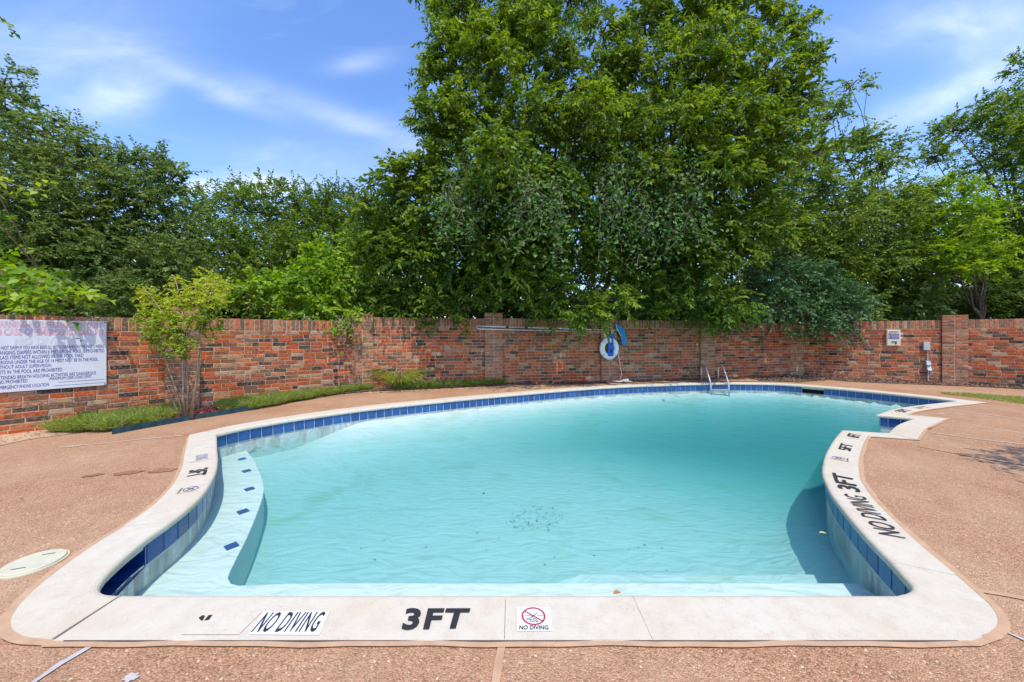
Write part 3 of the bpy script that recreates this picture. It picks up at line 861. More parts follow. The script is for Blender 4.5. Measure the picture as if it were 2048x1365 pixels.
# right coping: NO DIVING 3FT, 5FT, 6FT, small round sign
sA = s_of(W(1718, 1060)); sB = s_of(W(1660, 982)); sC = s_of(W(1644, 942))
coping_print('lettering', 'NO DIVING', curve_place(sA, sB - .01, .215, .085), M['black'], Z2, bold=.0)
coping_print('depth_marking', '3FT', curve_place(sB + .10, sC, .205, .075), M['black'], Z2, bold=.022)
s5 = s_of(W(1662, 896)); coping_print('depth_marking', '5FT', curve_place(s5 - .02, s5 + .30, .185, .085), M['black'], Z2, bold=.022)
s6 = s_of(W(1676, 870)); coping_print('depth_marking', '6FT', curve_place(s6 - .02, s6 + .20, .20, .09), M['black'], Z2, bold=.022)
def small_sign(sc, dirn=1):
    p, m, d = path_at(sc); c = p + m * .12; e1 = d * .05; e2 = -m.normalized() * .05
    q = [c + e1 * 1.3 - e2 * 1.55, c + e1 * 1.3 + e2 * 1.3, c - e1 * 1.3 + e2 * 1.3, c - e1 * 1.3 - e2 * 1.55]
    flat_patch('sticker', q if dirn > 0 else q[::-1], M['coping'], Z1)
    ring_mark(c + e2 * .15, e1, e2, .14, M['sign_blue'], Z2)
    bar('prohibition_bar', c + e1 * -.7 + e2 * .7, c + e1 * .7 + e2 * -.4, .008, M['sign_blue'], Z2)
    bar('diver_mark', c + e1 * -.3 + e2 * -.3, c + e1 * .4 + e2 * .6, .012, M['black'], Z2 + .001)
    coping_print('lettering', 'NO DIVING', quad_place(c - e1 * 1.1 - e2 * 1.35, c + e1 * 1.1 - e2 * 1.35, c - e1 * 1.1 - e2 * 1.05, c + e1 * 1.1 - e2 * 1.05), M['black'], Z2, bold=.02)
small_sign(s_of(W(1650, 912)) - .02)
s7 = s_of(W(1792, 821)); coping_print('depth_marking', '5FT', curve_place(s7 - .15, s7 + .22, .20, .08), M['black'], Z2, bold=.022)
coping_print('depth_marking', '3FT', curve_place(s7 + .55, s7 + .95, .19, .10), M['sealant'], Z2, bold=.03)
# left coping: sticker, 3FT, small round sign
s8 = s_of(W(436, 908)); pl = curve_place(s8 - .10, s8 + .17, .19, .07)
flat_patch('sticker', [pl(0, -.25), pl(1, -.25), pl(1, 1.25), pl(0, 1.25)][::1], M['coping'], Z1)
coping_print('lettering', 'NO DIVING', curve_place(s8 - .07, s8 + .13, .18, .08), M['faded_ink'], Z2, bold=.0)
s9 = s_of(W(434, 936)); coping_print('depth_marking', '3FT', curve_place(s9 - .06, s9 + .16, .20, .07), M['black'], Z2, bold=.022)
small_sign(s_of(W(417, 973)) + .0)

# ------------------------------------------------------------------ brick walls and pillars
BL, BH, BP, CP = .219, .067, .230, .078
def brick_variant(L, D, Hh, seed):
    rr = random.Random(seed); j = lambda a: rr.uniform(-a, a); b = .006
    x, z = L / 2, Hh / 2
    V = [(-x + j(.002), D, -z + j(.002)), (x + j(.002), D, -z + j(.002)), (x + j(.002), D, z + j(.002)), (-x + j(.002), D, z + j(.002)),
         (-x + j(.003), b, -z + j(.003)), (x + j(.003), b, -z + j(.003)), (x + j(.003), b, z + j(.003)), (-x + j(.003), b, z + j(.003)),
         (-x + b + j(.003), j(.002), -z + b + j(.002)), (x - b + j(.003), j(.002), -z + b + j(.002)), (x - b + j(.003), j(.002), z - b + j(.002)), (-x + b + j(.003), j(.002), z - b + j(.002))]
    Fc = [(8, 9, 10, 11)] + [(4 + k, 4 + (k + 1) % 4, 8 + (k + 1) % 4, 8 + k) for k in range(4)] + [(k, (k + 1) % 4, 4 + (k + 1) % 4, 4 + k) for k in range(4)] + [(3, 2, 1, 0)]
    return mesh('brick', V, Fc)
BV = [brick_variant(BL, .09, BH, i) for i in range(8)]
SV = [brick_variant(.068, .20, .222, 20 + i) for i in range(5)]           # soldier course
PV = [brick_variant(BL, .20, BH, 40 + i) for i in range(6)]               # pillar bricks
for b in BV: b.materials.append(M['brick'])
for b in SV: b.materials.append(M['brick_cap'])
for b in PV: b.materials.append(M['brick_tan'])
def put(me, parent, x, y, z, sx=1., rot=(0, 0, 0)):
    o = bpy.data.objects.new('brick', me); COL.objects.link(o); o.parent = parent
    o.location = (x, y, z); o.scale = (sx, 1, 1); o.rotation_euler = rot; return o
def wall_section(i, label):
    a, b = Q[i], Q[i + 1]; d = (b - a).normalized(); L = (b - a).length - .40
    o0 = a + d * .20; zb, zt = SEC[i]
    root = empty('brick_wall', (o0.x, o0.y, zb), math.atan2(d.y, d.x), label, 'brick wall', 'brick wall panels round the pool')
    hgt = zt - zb; ztop = hgt
    n = int(math.ceil((hgt - .234) / CP)); z0 = ztop - .234 - n * CP
    MB().box((L / 2, .105, (ztop - .012 + z0 - .25) / 2), (L, .196, ztop - .012 - z0 + .25)).build('mortar_core', M['mortar'], root)
    rr = random.Random(100 + i)
    m = int(round(L / CP)); pw = L / m
    for k in range(m):
        put(rr.choice(SV), root, (k + .5) * pw, rr.uniform(-.003, .003), ztop - .111, pw / CP, (0, rr.uniform(-.012, .012), 0))
    for r in range(n):
        z = ztop - .234 - (r + .5) * CP + .0
        x = -(.5 * BP if r % 2 else 0) - (rr.uniform(-.02, .02))
        while x < L - .01:
            l = BP
            if rr.random() < .12: l = BP * .5
            xa, xb = max(x, 0), min(x + l, L)
            if xb - xa > .025:
                put(rr.choice(BV), root, (xa + xb) / 2, rr.uniform(-.003, .003), z + rr.uniform(-.0015, .0015), (xb - xa - .011) / BL, (0, rr.uniform(-.004, .004), 0))
            x += l
    return root
wl_ = ['sunlit red brick wall panel that carries the white pool rules sign', 'sunlit red brick wall panel between the yellow-green young tree and the grass strip',
       'red brick wall panel behind the grassy plant with a coral bloom', 'shaded brick wall panel under the two long metal pool poles', 'shaded brick wall panel just right of the ring buoy',
       'shaded brick wall panel behind the pool ladder, beneath blue-green leaves', 'red brick wall panel with the emergency phone box and grey electric box',
       'red brick wall panel at the far right above the lawn strip']
for i in range(8): wall_section(i, wl_[i])
PILL_TOP = {1: 1.80, 2: 1.80, 3: 1.87, 4: 1.80, 5: 1.80, 6: 1.76, 7: 1.83}
pl_ = {1: 'brick pillar behind the stems of the yellow-green young tree', 2: 'brick pillar with a vine trailing over it beside the grass strip', 3: 'brick pillar at the left ends of the long metal pool poles',
       4: 'brick pillar behind the white ring buoy', 5: 'brick pillar behind the handrails of the pool ladder', 6: 'brick pillar at the far corner where the wall turns under hanging leaves',
       7: 'tall sunlit brick pillar beside the grey electric box'}
for i in range(1, 8):
    d = ((Q[i + 1] - Q[i]).normalized() + (Q[i] - Q[i - 1]).normalized()).normalized()
    n = Vector((d.y, -d.x)); zb = min(SEC[i - 1][0], SEC[i][0]); wd = .47
    c = Q[i] + n * .055
    root = empty('brick_pillar', (c.x, c.y, zb), math.atan2(d.y, d.x), pl_[i], 'brick pillar', 'brick pillars between the wall panels')
    hgt = PILL_TOP[i] - zb
    MB().box((0, .147, (hgt - .02 - .3) / 2), (wd - .014, .28, hgt - .02 + .3)).build('mortar_core', M['mortar'], root)
    n_ = int(hgt / CP) + 1; rr = random.Random(300 + i)
    for r in range(n_):
        z = hgt - (r + .5) * CP + .002
        for sd in (-1, 1):
            xa = sd * .006; xb = sd * wd / 2
            if r % 2 == 0 or rr.random() < .25:
                put(rr.choice(PV), root, (xa + xb) / 2, rr.uniform(-.003, .003), z, (abs(xb - xa)) / BL)
            else:
                mid = xa + (xb - xa) * rr.choice((.5, .5, .35, .65))
                put(rr.choice(PV), root, (xa + mid) / 2, rr.uniform(-.003, .003), z, (abs(mid - xa) - .006) / BL)
                put(rr.choice(PV), root, (xb + mid) / 2, rr.uniform(-.003, .003), z, (abs(xb - mid) - .006) / BL)

# ------------------------------------------------------------------ things on the wall
def wall_hit(i, px, py, off=0.0):
    """point of wall section i's front face (off metres proud of it) seen at the pixel; returns u along the wall, world point"""
    a, b = wall_front(i, off); d = (b - a)
    r = Vector(((px - CX) / F, 1.0))
    den = r.x * d.y - r.y * d.x
    tt = (a.x * d.y - a.y * d.x) / den
    p = r * tt; L = d.length
    return (p - a).dot(d) / L, Vector((p.x, p.y, H + (HY - py) / F * tt))
def wall_frame(i): 
    d = (Q[i + 1] - Q[i]).normalized(); return math.atan2(d.y, d.x)
# pool rules sign
u1, pr_top = wall_hit(0, 213, 643.3, .03); _, pr_bot = wall_hit(0, 213, 770.6, .03)
ul, _ = wall_hit(0, 0, 640, .03)
SW, SH = u1 - ul + .13, pr_top.z - pr_bot.z
a0, b0 = wall_front(0, .03); dd = (b0 - a0).normalized()
org = a0 + dd * (u1 - SW)
sign = empty('pool_rules_sign', (org.x, org.y, pr_bot.z), wall_frame(0), 'large white pool rules sign with faded red and dark blue lettering on the brick wall', 'sign')
so = MB().box((SW / 2, .012, SH / 2), (SW, .022, SH)).build('sign_panel', M['sign_white'], sign)
bevel(so, .003)
def sx_(px): return wall_hit(0, px, 700, .03)[0] - (u1 - SW)
def sign_line(full, vis, px0, px1, f0, f1, mat, bold=.0):
    Vf, Fc = text2d(full, 0, bold); Vv, _ = text2d(vis, 0, bold)
    sc = (sx_(px1) - sx_(px0)) / Vv[:, 0].max(); xr = sx_(px1)
    w = Vf[:, 0].max(); hh = (f1 - f0) * SH; zb = SH * (1 - f1)
    V = [(xr - (w - x) * sc, -.0015, zb + y * hh) for x, y in Vf]
    if min(v[0] for v in V) < .01:
        V = [(max(v[0], .012), v[1], v[2]) for v in V]
    link('lettering', mesh('lettering', V, Fc), mat, sign)
zz = 8.03
sign_line('WARNING-NO LIFEGUARD ON DUTY', 'NO LIFEGUARD ON DUTY', 470 / zz, 1645 / zz, .022, .108, M['faded_red'], .03)
sign_line('IN CASE OF EMERGENCY DIAL 911', 'CASE OF EMERGENCY DIAL 911', 64 / zz, 1652 / zz, .125, .215, M['faded_red'], .03)
sign_line('NO DIVING', 'NO DIVING', 235 / zz, 1160 / zz, .25, .345, M['faded_grey'], .03)
sign_line('DO NOT SWIM IF YOU HAVE BEEN ILL WITH DIARRHEA IN THE PAST 2 WEEKS', 'NOT SWIM IF YOU HAVE BEEN ILL WITH DIARRHEA IN THE PAST 2 WEEKS', 24 / zz, 1668 / zz, .362, .414, M['sign_blue'])
sign_line('CHANGING DIAPERS WITHIN 6 FEET OF THE POOL IS PROHIBITED', 'DIAPERS WITHIN 6 FEET OF THE POOL IS PROHIBITED', 272 / zz, 1675 / zz, .428, .482, M['sign_blue'])
sign_line('GLASS ITEMS NOT ALLOWED IN THE POOL YARD', 'ITEMS NOT ALLOWED IN THE POOL YARD', 162 / zz, 1340 / zz, .495, .547, M['sign_blue'])
sign_line('PERSONS UNDER THE AGE OF 14 MUST NOT BE IN THE POOL', 'UNDER THE AGE OF 14 MUST NOT BE IN THE POOL', 235 / zz, 1575 / zz, .563, .612, M['sign_blue'])
sign_line('WITHOUT ADULT SUPERVISION', 'ADULT SUPERVISION', 240 / zz, 820 / zz, .628, .675, M['sign_blue'])
sign_line('PETS IN THE POOL ARE PROHIBITED', 'IN THE POOL ARE PROHIBITED', 118 / zz, 995 / zz, .695, .746, M['sign_blue'])
sign_line('EXTENDED BREATH HOLDING ACTIVITIES ARE DANGEROUS', 'BREATH HOLDING ACTIVITIES ARE DANGEROUS', 280 / zz, 1540 / zz, .772, .82, M['sign_blue'])
sign_line('AND PROHIBITED', 'PROHIBITED', 90 / zz, 440 / zz, .832, .878, M['sign_blue'])
sign_line('-MAXIMUM USER LOAD LIMIT', '-MAXIMUM USER LOAD LIMIT', 780 / zz, 1472 / zz, .825, .868, M['sign_blue'])
sign_line('EMERGENCY PHONE LOCATION', 'PHONE LOCATION', 316 / zz, 785 / zz, .905, .952, M['sign_blue'])
for px0, px1, f in ((930, 1680, .905), (860, 1690, .955)):
    MB().box(((sx_(px0 / zz) + sx_(px1 / zz)) / 2, -.001, SH * (1 - f)), (sx_(px1 / zz) - sx_(px0 / zz), .002, .003)).build('rule_line', M['sign_blue'], sign)
# small worn drawing on the sign
MB().box((sx_(1258 / zz), -.001, SH * .735), (.055, .002, .006), Matrix.Identity(4)).build('diver_mark', M['black_flat'], sign)
MB().box((sx_(1300 / zz), -.001, SH * .70), (.012, .002, .03)).build('diver_mark', M['black_flat'], sign)
for fx, fz in ((.985, .98), (.985, .02)):
    MB().tube([(SW * fx, -.006, SH * fz), (SW * fx, .004, SH * fz)], .008, 8).build('screw', M['black_flat'], sign)

# emergency phone box
u0, p0 = wall_hit(6, 1773.5, 660, .07); u1b, p1 = wall_hit(6, 1801.5, 692.5, .07)
bw, bh = u1b - u0, p0.z - p1.z
eb = empty('emergency_phone_box', (p0.x, p0.y, p1.z), wall_frame(6), 'beige emergency phone box with a blue label on the brick wall', 'phone box')
bevel(MB().box((bw / 2, .035, bh / 2), (bw, .066, bh)).build('box_body', M['beige_metal'], eb), .006)
bevel(MB().box((bw / 2, -.001, bh / 2), (bw * .88, .008, bh * .92)).build('box_door', M['beige_metal'], eb), .003)
MB().box((bw * .50, -.0065, bh * .60), (bw * .74, .003, bh * .34)).build('blue_label', M['sign_blue'], eb)
def face_print(s, x0, x1, z0, z1, y, mat, parent, bold=.02):
    V, Fc = text2d(s, 0, bold); w = V[:, 0].max()
    link('lettering', mesh('lettering', [(x0 + (x1 - x0) * x / w, y, z0 + (z1 - z0) * v) for x, v in V], Fc), mat, parent)
face_print('EMERGENCY', bw * .16, bw * .86, bh * .82, bh * .90, -.0065, M['red_print'], eb, .03)
for s, k in (('PICK UP', .70), ('PHONE', .585), ('TO CALL', .475)): face_print(s, bw * .32, bw * .84, bh * k - .005, bh * (k + .06), -.0095, M['sticker'], eb)
V, Fc = [], []
for k in range(9):
    a = PI / 2 + PI * k / 8
    for r in (1, .6): V.append((bw * .27 + bw * .1 * math.cos(a) * r, -.0092, bh * .60 + bh * .125 * math.sin(a) * (1 if r == 1 else .85)))
for k in range(8): Fc.append((2 * k, 2 * k + 1, 2 * k + 3, 2 * k + 2))
link('handset_symbol', mesh('handset_symbol', V, Fc), M['sticker'], eb)
mb = MB().box((bw * .5, -.012, bh * .265), (bw * .34, .016, .02)); mb.box((bw * .655, -.014, bh * .205), (.022, .02, .075)); bevel(mb.build('door_handle', M['black_flat'], eb), .003)
for zc in (.74, .5): bevel(MB().box((bw + .028, .04, bh * zc), (.05, .03, .045)).build('side_latch', M['sticker_old'], eb), .006)

# grey electric box with conduit
_, q0 = wall_hit(6, 1847, 685, .055); _, q1 = wall_hit(6, 1860.5, 701, .055)
ub0 = wall_hit(6, 1847, 685, .055)[0]; ub1 = wall_hit(6, 1860.5, 701, .055)[0]
bw, bh = ub1 - ub0, q0.z - q1.z
xb = empty('electric_box', (q0.x, q0.y, q1.z), wall_frame(6), 'grey metal electric box with conduit running down the brick wall to two outlets', 'electric box')
bevel(MB().box((bw / 2, .026, bh / 2), (bw, .05, bh)).build('box_body', M['grey_metal'], xb), .005)
bevel(MB().box((bw / 2, -.001, bh / 2), (bw * .9, .006, bh * .92)).build('box_cover', M['grey_metal'], xb), .002)
zg = -q1.z - .02
MB().tube([(bw * .72, .035, 0), (bw * .72, .035, -.3)], .011, 8).build('conduit', M['grey_metal'], xb)
MB().tube([(bw * .80, .035, -.55), (bw * .80, .035, zg)], .011, 8).build('conduit', M['grey_metal'], xb)
for k, (zc, xo) in enumerate(((-.355, .72), (-.50, .80))):
    ob = bevel(MB().box((bw * xo, .03, zc), (.085, .06, .125)).build('outlet_box', M['grey_metal'], xb), .005)
    V = [(bw * xo - .04, 0, zc + .055), (bw * xo + .04, 0, zc + .055), (bw * xo + .04, -.04 - .02 * k, zc - .05), (bw * xo - .04, -.04 - .02 * k, zc - .05), (bw * xo - .04, 0, zc - .055), (bw * xo + .04, 0, zc - .055)]
    MB().add(V, [(0, 3, 2, 1), (0, 4, 3), (1, 2, 5), (3, 4, 5, 2), (0, 1, 5, 4)]).build('outlet_cover', M['grey_metal'], ob)

# two poles, skimmer net, ring buoy and its bracket
def wp(px, py, off, i=3): return wall_hit(i, px, py, off)[1]
A, B = wp(952, 652.5, .13), wp(1234, 661, .13)
pole = empty('pool_pole', A, 0, 'long metal pool pole, upper of the two, ending at the blue skimmer net', 'pool pole', 'metal poles on the wall')
L_ = B - A
MB().tube([(0, 0, 0), L_ * .33], .0165, 10).build('pole_tube', M['alu'], pole, True)
MB().tube([L_ * .33, L_], .0135, 10).build('pole_tube', M['alu'], pole, True)
for k in (.2, .33, .50): MB().tube([L_ * k, L_ * (k + .018)], .024, 10).build('pole_clamp', M['black_flat'], pole, True)
A2, B2 = wp(957, 658.5, .10), wp(1206, 664.5, .10)
pole2 = empty('pool_pole', A2, 0, 'long metal pool pole, lower of the two, with a hooked left end', 'pool pole', 'metal poles on the wall')
L2 = B2 - A2
MB().tube([(-.05, 0, .07), (-.03, 0, .015), (0, 0, 0), L2], .0145, 10).build('pole_tube', M['alu'], pole2, True)
for k in (.10, .9): MB().box(L2 * k + Vector((0, .05, .0)), (.02, .10, .05)).build('wall_bracket', M['alu'], pole2)
# net: a sloping blue bag on a frame
nb = wp(1236, 652, .14)
net = empty('skimmer_net', nb, 0, 'blue pool skimmer net hanging on the brick wall beside the ring buoy', 'skimmer net')
prof = [(1232, 648), (1241, 652), (1249, 662), (1251, 674), (1253, 690), (1244, 690), (1242, 676), (1238, 665), (1234, 659)]
fr = [wp(px, py, .15) - nb for px, py in prof]; bk = [wp(px + 1, py + 1, .085) - nb for px, py in prof]
n = len(fr); MB().add(fr + bk, [tuple(range(n)), tuple(range(2 * n - 1, n - 1, -1))] + [(i, i + n, (i + 1) % n + n, (i + 1) % n) for i in range(n)]).build('net_bag', M['net_blue'], net)
MB().tube([fr[0], fr[8], fr[7], fr[6] + Vector((0, -.005, .04))], .009, 6).build('net_frame', M['white_plastic'], net, True)
MB().tube([fr[0], fr[1], fr[2], fr[3], fr[4]], .008, 6).build('net_rim', M['net_blue'], net, True)
# ring buoy
rc = wp(1218.5, 697, .10); yaw = wall_frame(3)
buoy = empty('ring_buoy', rc, yaw, 'white ring buoy hanging on the wall behind a blue bracket', 'ring buoy')
bm = bmesh.new(); NR, NS = 40, 14; Rr, rr_ = .205, .075
vs = [[bm.verts.new(((Rr + rr_ * math.cos(b)) * math.cos(a), rr_ * .62 * math.sin(b), (Rr + rr_ * math.cos(b)) * math.sin(a) * 1.08)) for b in [2 * PI * j / NS for j in range(NS)]] for a in [2 * PI * i / NR for i in range(NR)]]
for i in range(NR):
    for j in range(NS): bm.faces.new((vs[i][j], vs[(i + 1) % NR][j], vs[(i + 1) % NR][(j + 1) % NS], vs[i][(j + 1) % NS]))
bmesh.ops.recalc_face_normals(bm, faces=bm.faces[:])
link('ring', bm_mesh('ring', bm, True), M['white_plastic'], buoy)
for a in (.75, 2.4, 3.9, 5.5):
    c = Vector((Rr * math.cos(a), 0, Rr * math.sin(a) * 1.08)); e = Vector((math.cos(a), 0, math.sin(a)))
    pts = [c + e * (rr_ * 1.03 * math.cos(b)) + Vector((0, rr_ * .65 * math.sin(b), 0)) for b in [2 * PI * k / 12 for k in range(13)]]
    MB().tube(pts, .011, 6).build('strap', M['sticker_old'], buoy, True)
rope_pts = [Vector((Rr * 1.36 * math.cos(a), -.02 - .02 * math.sin(a * 3), Rr * 1.46 * math.sin(a) - .015 * math.cos(4 * a))) for a in [2.5 + k * .2 for k in range(14)]]
MB().tube(rope_pts, .007, 6).build('grab_rope', M['rope'], buoy, True)
MB().tube([(-.25, .0, .13), (-.14, .02, .27), (-.05, .03, .36)], .006, 6).build('hanging_cord', M['rope'], buoy, True)
bc = wp(1222, 713, .17)
brk = empty('buoy_bracket', bc, yaw, 'blue slotted plastic bracket holding the white ring buoy', 'bracket')
w_, h_ = .155, .62
bmb = MB()
bmb.box((-.055, .02, h_ * .44), (.042, .035, h_ * .88)); bmb.box((.055, .02, h_ * .44), (.042, .035, h_ * .88))
for zc, hh in ((.05, .10), (.25, .14), (.555, .07)): bmb.box((0, .02, zc * h_ / .62), (.07, .034, hh))
bevel(bmb.build('bracket_front', M['blue_plastic'], brk), .006)
bevel(MB().box((0, .06, h_ * .44), (.11, .03, h_ * .80)).build('bracket_back', M['tile_dark'], brk), .004)
bevel(MB().box((.045, .06, h_ * .97), (.075, .10, h_ * .22)).build('bracket_top', M['blue_plastic'], brk), .008)
# life line with float lying on the ground
g0 = wp(1238, 704, .12); gz = .035
gp = [g0, wp(1237, 712, .12), wp(1240, 730, .13), wp(1243, 748, .15), wp(1241, 758, .2)]
rope = empty('life_line', (W(1246, 765, gz).x, W(1246, 765, gz).y, gz), 0, 'white life line dropping from the ring buoy to a loose coil', 'rope')
rl = rope.location.copy()
gx, gy = rl.x, rl.y
coil = []
for k in range(46):
    a = k * .55; r = .10 + .05 * math.sin(k * 1.7)
    coil.append(Vector((gx - .12 + r * 1.5 * math.cos(a) + .004 * k, gy + .03 + r * .5 * math.sin(a), gz + .008 + .02 * abs(math.sin(k * 2.3)))))
tail = [Vector((gx + .18, gy + .02, gz + .01)), Vector((gx + .26, gy + .05, gz + .015)), Vector((gx + .22, gy + .1, gz + .01)), Vector((gx + .1, gy + .09, gz + .01))]
MB().tube([p - rl for p in gp], .008, 6).build('rope_strand', M['rope'], rope, True)
MB().tube([p - rl for p in [gp[-1]] + coil + tail], .008, 5).build('rope_coil', M['rope'], rope, True)
def ellipsoid(c, r, nu=16, nv=10):
    mb = MB(); V, Fc = [], []
    for i in range(nv + 1):
        th = PI * i / nv
        for k in range(nu):
            a = 2 * PI * k / nu; V.append((c[0] + r[0] * math.cos(th), c[1] + r[1] * math.sin(th) * math.cos(a), c[2] + r[2] * math.sin(th) * math.sin(a)))
    for i in range(nv):
        for k in range(nu): k2 = (k + 1) % nu; Fc.append((i * nu + k, (i + 1) * nu + k, (i + 1) * nu + k2, i * nu + k2))
    return mb.add(V, Fc)
ft = ellipsoid((0, 0, 0), (.085, .048, .048)).build('line_float', M['white_plastic'], None, True, loc=(gx + .07, gy - .02, gz + .05), rot=(0, 0, .2))
tag(ft, 'small white oval float lying on the coiled life line', 'float')

# pool ladder
lx, ly = 5.285, 9.36
lad = empty('pool_ladder', (lx, ly, 0), 0, 'stainless steel pool ladder with two arched handrails at the back of the pool', 'ladder')
for xo in (0.0, .475):
    pts = [(xo, .42, -.03), (xo, .42, .30)]
    for k in range(0, 9):
        a = PI * k / 8 * .82; pts.append((xo, .42 - .13 + .13 * math.cos(a), .32 + .135 * math.sin(a)))
    pts += [(xo, .0, .10), (xo, -.05, -.02), (xo, -.065, -.12), (xo, -.065, -1.3)]
    MB().tube(pts, .021, 12).build('handrail', M['steel'], lad, True)
    MB().disc((xo, .42, -.012), .045, .022, 20).build('flange', M['steel'], lad)
for zc in (-.16, -.47):
    bevel(MB().box((.2375, -.075, zc), (.475, .075, .03)).build('ladder_step', M['steel'], lad), .006)

# skimmer lid in the deck
lc = W(68, 1121, .012)
lid = empty('access_cover', (lc.x, lc.y, deck_z(lc.x, lc.y)), .35, 'round cream plastic access cover set in the deck beside the coping', 'access cover')
bevel(MB().disc((0, 0, 0), .118, .017, 56).build('lid_disc', M['cream_plastic'], lid), .004, 2)
MB().disc((0, 0, -.002), .128, .008, 56).build('lid_rim', M['cream_plastic'], lid)
for sg in (-1, 1): bevel(MB().box((.02 * sg, sg * .062, .0165), (.058, .007, .004)).build('finger_slot', M['dark_gap'], lid), .001)

# ------------------------------------------------------------------ foliage
class Leaves:
    def __init__(s): s.b = []; s.mb = MB()
    def add(s, base, ax, nrm, L, Wd, tint, fold=.25):
        """base (N,3); ax, nrm unit vectors; L, Wd (N,)"""
        side = np.cross(ax, nrm); side /= np.linalg.norm(side, axis=1, keepdims=True) + 1e-9
        up = np.cross(side, ax)
        L = L[:, None]; Wd = Wd[:, None]
        p0 = base
        p2 = base + ax * L - up * L * .10
        m = base + ax * L * .42
        p1 = m + side * Wd / 2 + up * Wd * fold
        p3 = m - side * Wd / 2 + up * Wd * fold
        s.b.append((np.stack([p0, p1, p2, p3], 1), tint))
    def count(s): return sum(len(t) for _, t in s.b)
    def build(s, name, mat, parent=None, origin=(0, 0, 0), kind=None):
        V = np.concatenate([b for b, _ in s.b]).reshape(-1, 3) - np.array(origin)
        T = np.concatenate([t for _, t in s.b]); N = len(T)
        me = bpy.data.meshes.new(name)
        me.vertices.add(4 * N); me.vertices.foreach_set('co', V.astype(np.float32).ravel())
        idx = np.arange(N)[:, None] * 4
        tri = np.concatenate([idx + np.array([[0, 1, 2]]), idx + np.array([[0, 2, 3]])], 1).reshape(-1)
        me.loops.add(6 * N); me.loops.foreach_set('vertex_index', tri.astype(np.int32))
        me.polygons.add(2 * N)
        me.polygons.foreach_set('loop_start', (np.arange(2 * N) * 3).astype(np.int32))
        me.polygons.foreach_set('loop_total', np.full(2 * N, 3, np.int32))
        at = me.attributes.new('tint', 'FLOAT', 'FACE')
        at.data.foreach_set('value', np.repeat(np.clip(T, 0, 1), 2).astype(np.float32))
        me.update(calc_edges=True)
        return link(name, me, mat, parent, kind=kind)
def unit(v): return v / (np.linalg.norm(v, axis=-1, keepdims=True) + 1e-9)
def sprays(lv, C, D, n, slen, ll, lw, droop=.3, spread=.9, tint=.5, tvar=.3, flat=.5):
    """C (S,3) twig origins, D (S,3) twig directions, n leaves on each"""
    S = len(C)
    if S == 0: return
    t = np.tile(np.linspace(.08, 1, n), (S, 1)) + rng.uniform(-.03, .03, (S, n))
    sl = slen * rng.uniform(.65, 1.25, (S, 1))
    pos = C[:, None, :] + D[:, None, :] * (t * sl)[..., None]
    pos[..., 2] -= droop * (t ** 2) * sl * .8
    dirs = D[:, None, :] + np.zeros((S, n, 3)); dirs[..., 2] -= droop * 1.6 * t; dirs = unit(dirs)
    side = unit(np.cross(D, np.array([0, 0, 1.]) + rng.normal(0, .25, (S, 3))))
    sgn = np.where(np.arange(n) % 2 == 0, 1., -1.)[None, :, None]
    ax = dirs * .75 + side[:, None, :] * sgn * spread + rng.normal(0, .28, (S, n, 3)); ax[..., 2] -= droop * .7
    ax = unit(ax)
    nr = np.array([0, 0, 1.]) * flat + rng.normal(0, .45, (S, n, 3)); nr = unit(nr)
    tn = np.clip(tint + rng.normal(0, tvar * .5, (S, 1)) + rng.normal(0, tvar * .5, (S, n)), 0, 1)
    L = ll * rng.uniform(.65, 1.25, S * n); Wd = lw * rng.uniform(.75, 1.2, S * n)
    lv.add(pos.reshape(-1, 3), ax.reshape(-1, 3), nr.reshape(-1, 3), L, Wd, tn.reshape(-1))
def lobe(lv, c, r, cover, ll, lw, n=12, slen=.5, droop=.3, tint=.5, tvar=.3, up=.15, inner=.45, flat=.5, spread=.9, branches=None, bumps=.28):
    c = np.array(c); r = np.array(r) if hasattr(r, '__len__') else np.array([r] * 3)
    area = ll * lw * .52
    N = int(cover * PI * r[0] * r[2] * 2.0 / (area * n)) + 1
    d = unit(rng.normal(0, 1, (N, 3)) + np.array([0, -.12, up]))
    ph = rng.uniform(0, 6.28, 6)
    bump = 1 + bumps * (np.sin(3.1 * d[:, 0] * 2 + ph[0]) * np.sin(2.7 * d[:, 2] * 2 + ph[1]) + .6 * np.sin(6.3 * d[:, 0] + ph[2]) * np.sin(7.1 * d[:, 2] + 5 * d[:, 1] + ph[3]))
    rad = (inner + (1 - inner) * rng.uniform(0, 1, N) ** .55) * bump
    C = c + d * r * rad[:, None]
    D = unit(d * .8 + rng.normal(0, .45, (N, 3)) + np.array([0, 0, .15]))
    sprays(lv, C - D * slen * .3, D, n, slen, ll, lw, droop, spread, tint, tvar, flat)
    if branches is not None:
        for k in rng.choice(N, min(N, 7), False):
            tip = C[k]; mid = c * .4 + tip * .6 + rng.normal(0, .08, 3)
            branches.tube([c, mid, tip], [.028, .016, .005], 5, False)
def limb(mb, a, b, r0, r1, sag=0., n=5, sides=7, wob=.06):
    a, b = Vector(a), Vector(b); L = (b - a).length; P = []
    for k in range(n + 1):
        t = k / n; p = a.lerp(b, t)
        w = math.sin(PI * t) * wob * L
        p += Vector((R.uniform(-w, w), R.uniform(-w, w), R.uniform(-w, w) * .5 + sag * math.sin(PI * t))); P.append(p)
    mb.tube(P, [r0 + (r1 - r0) * k / n for k in range(n + 1)], sides)
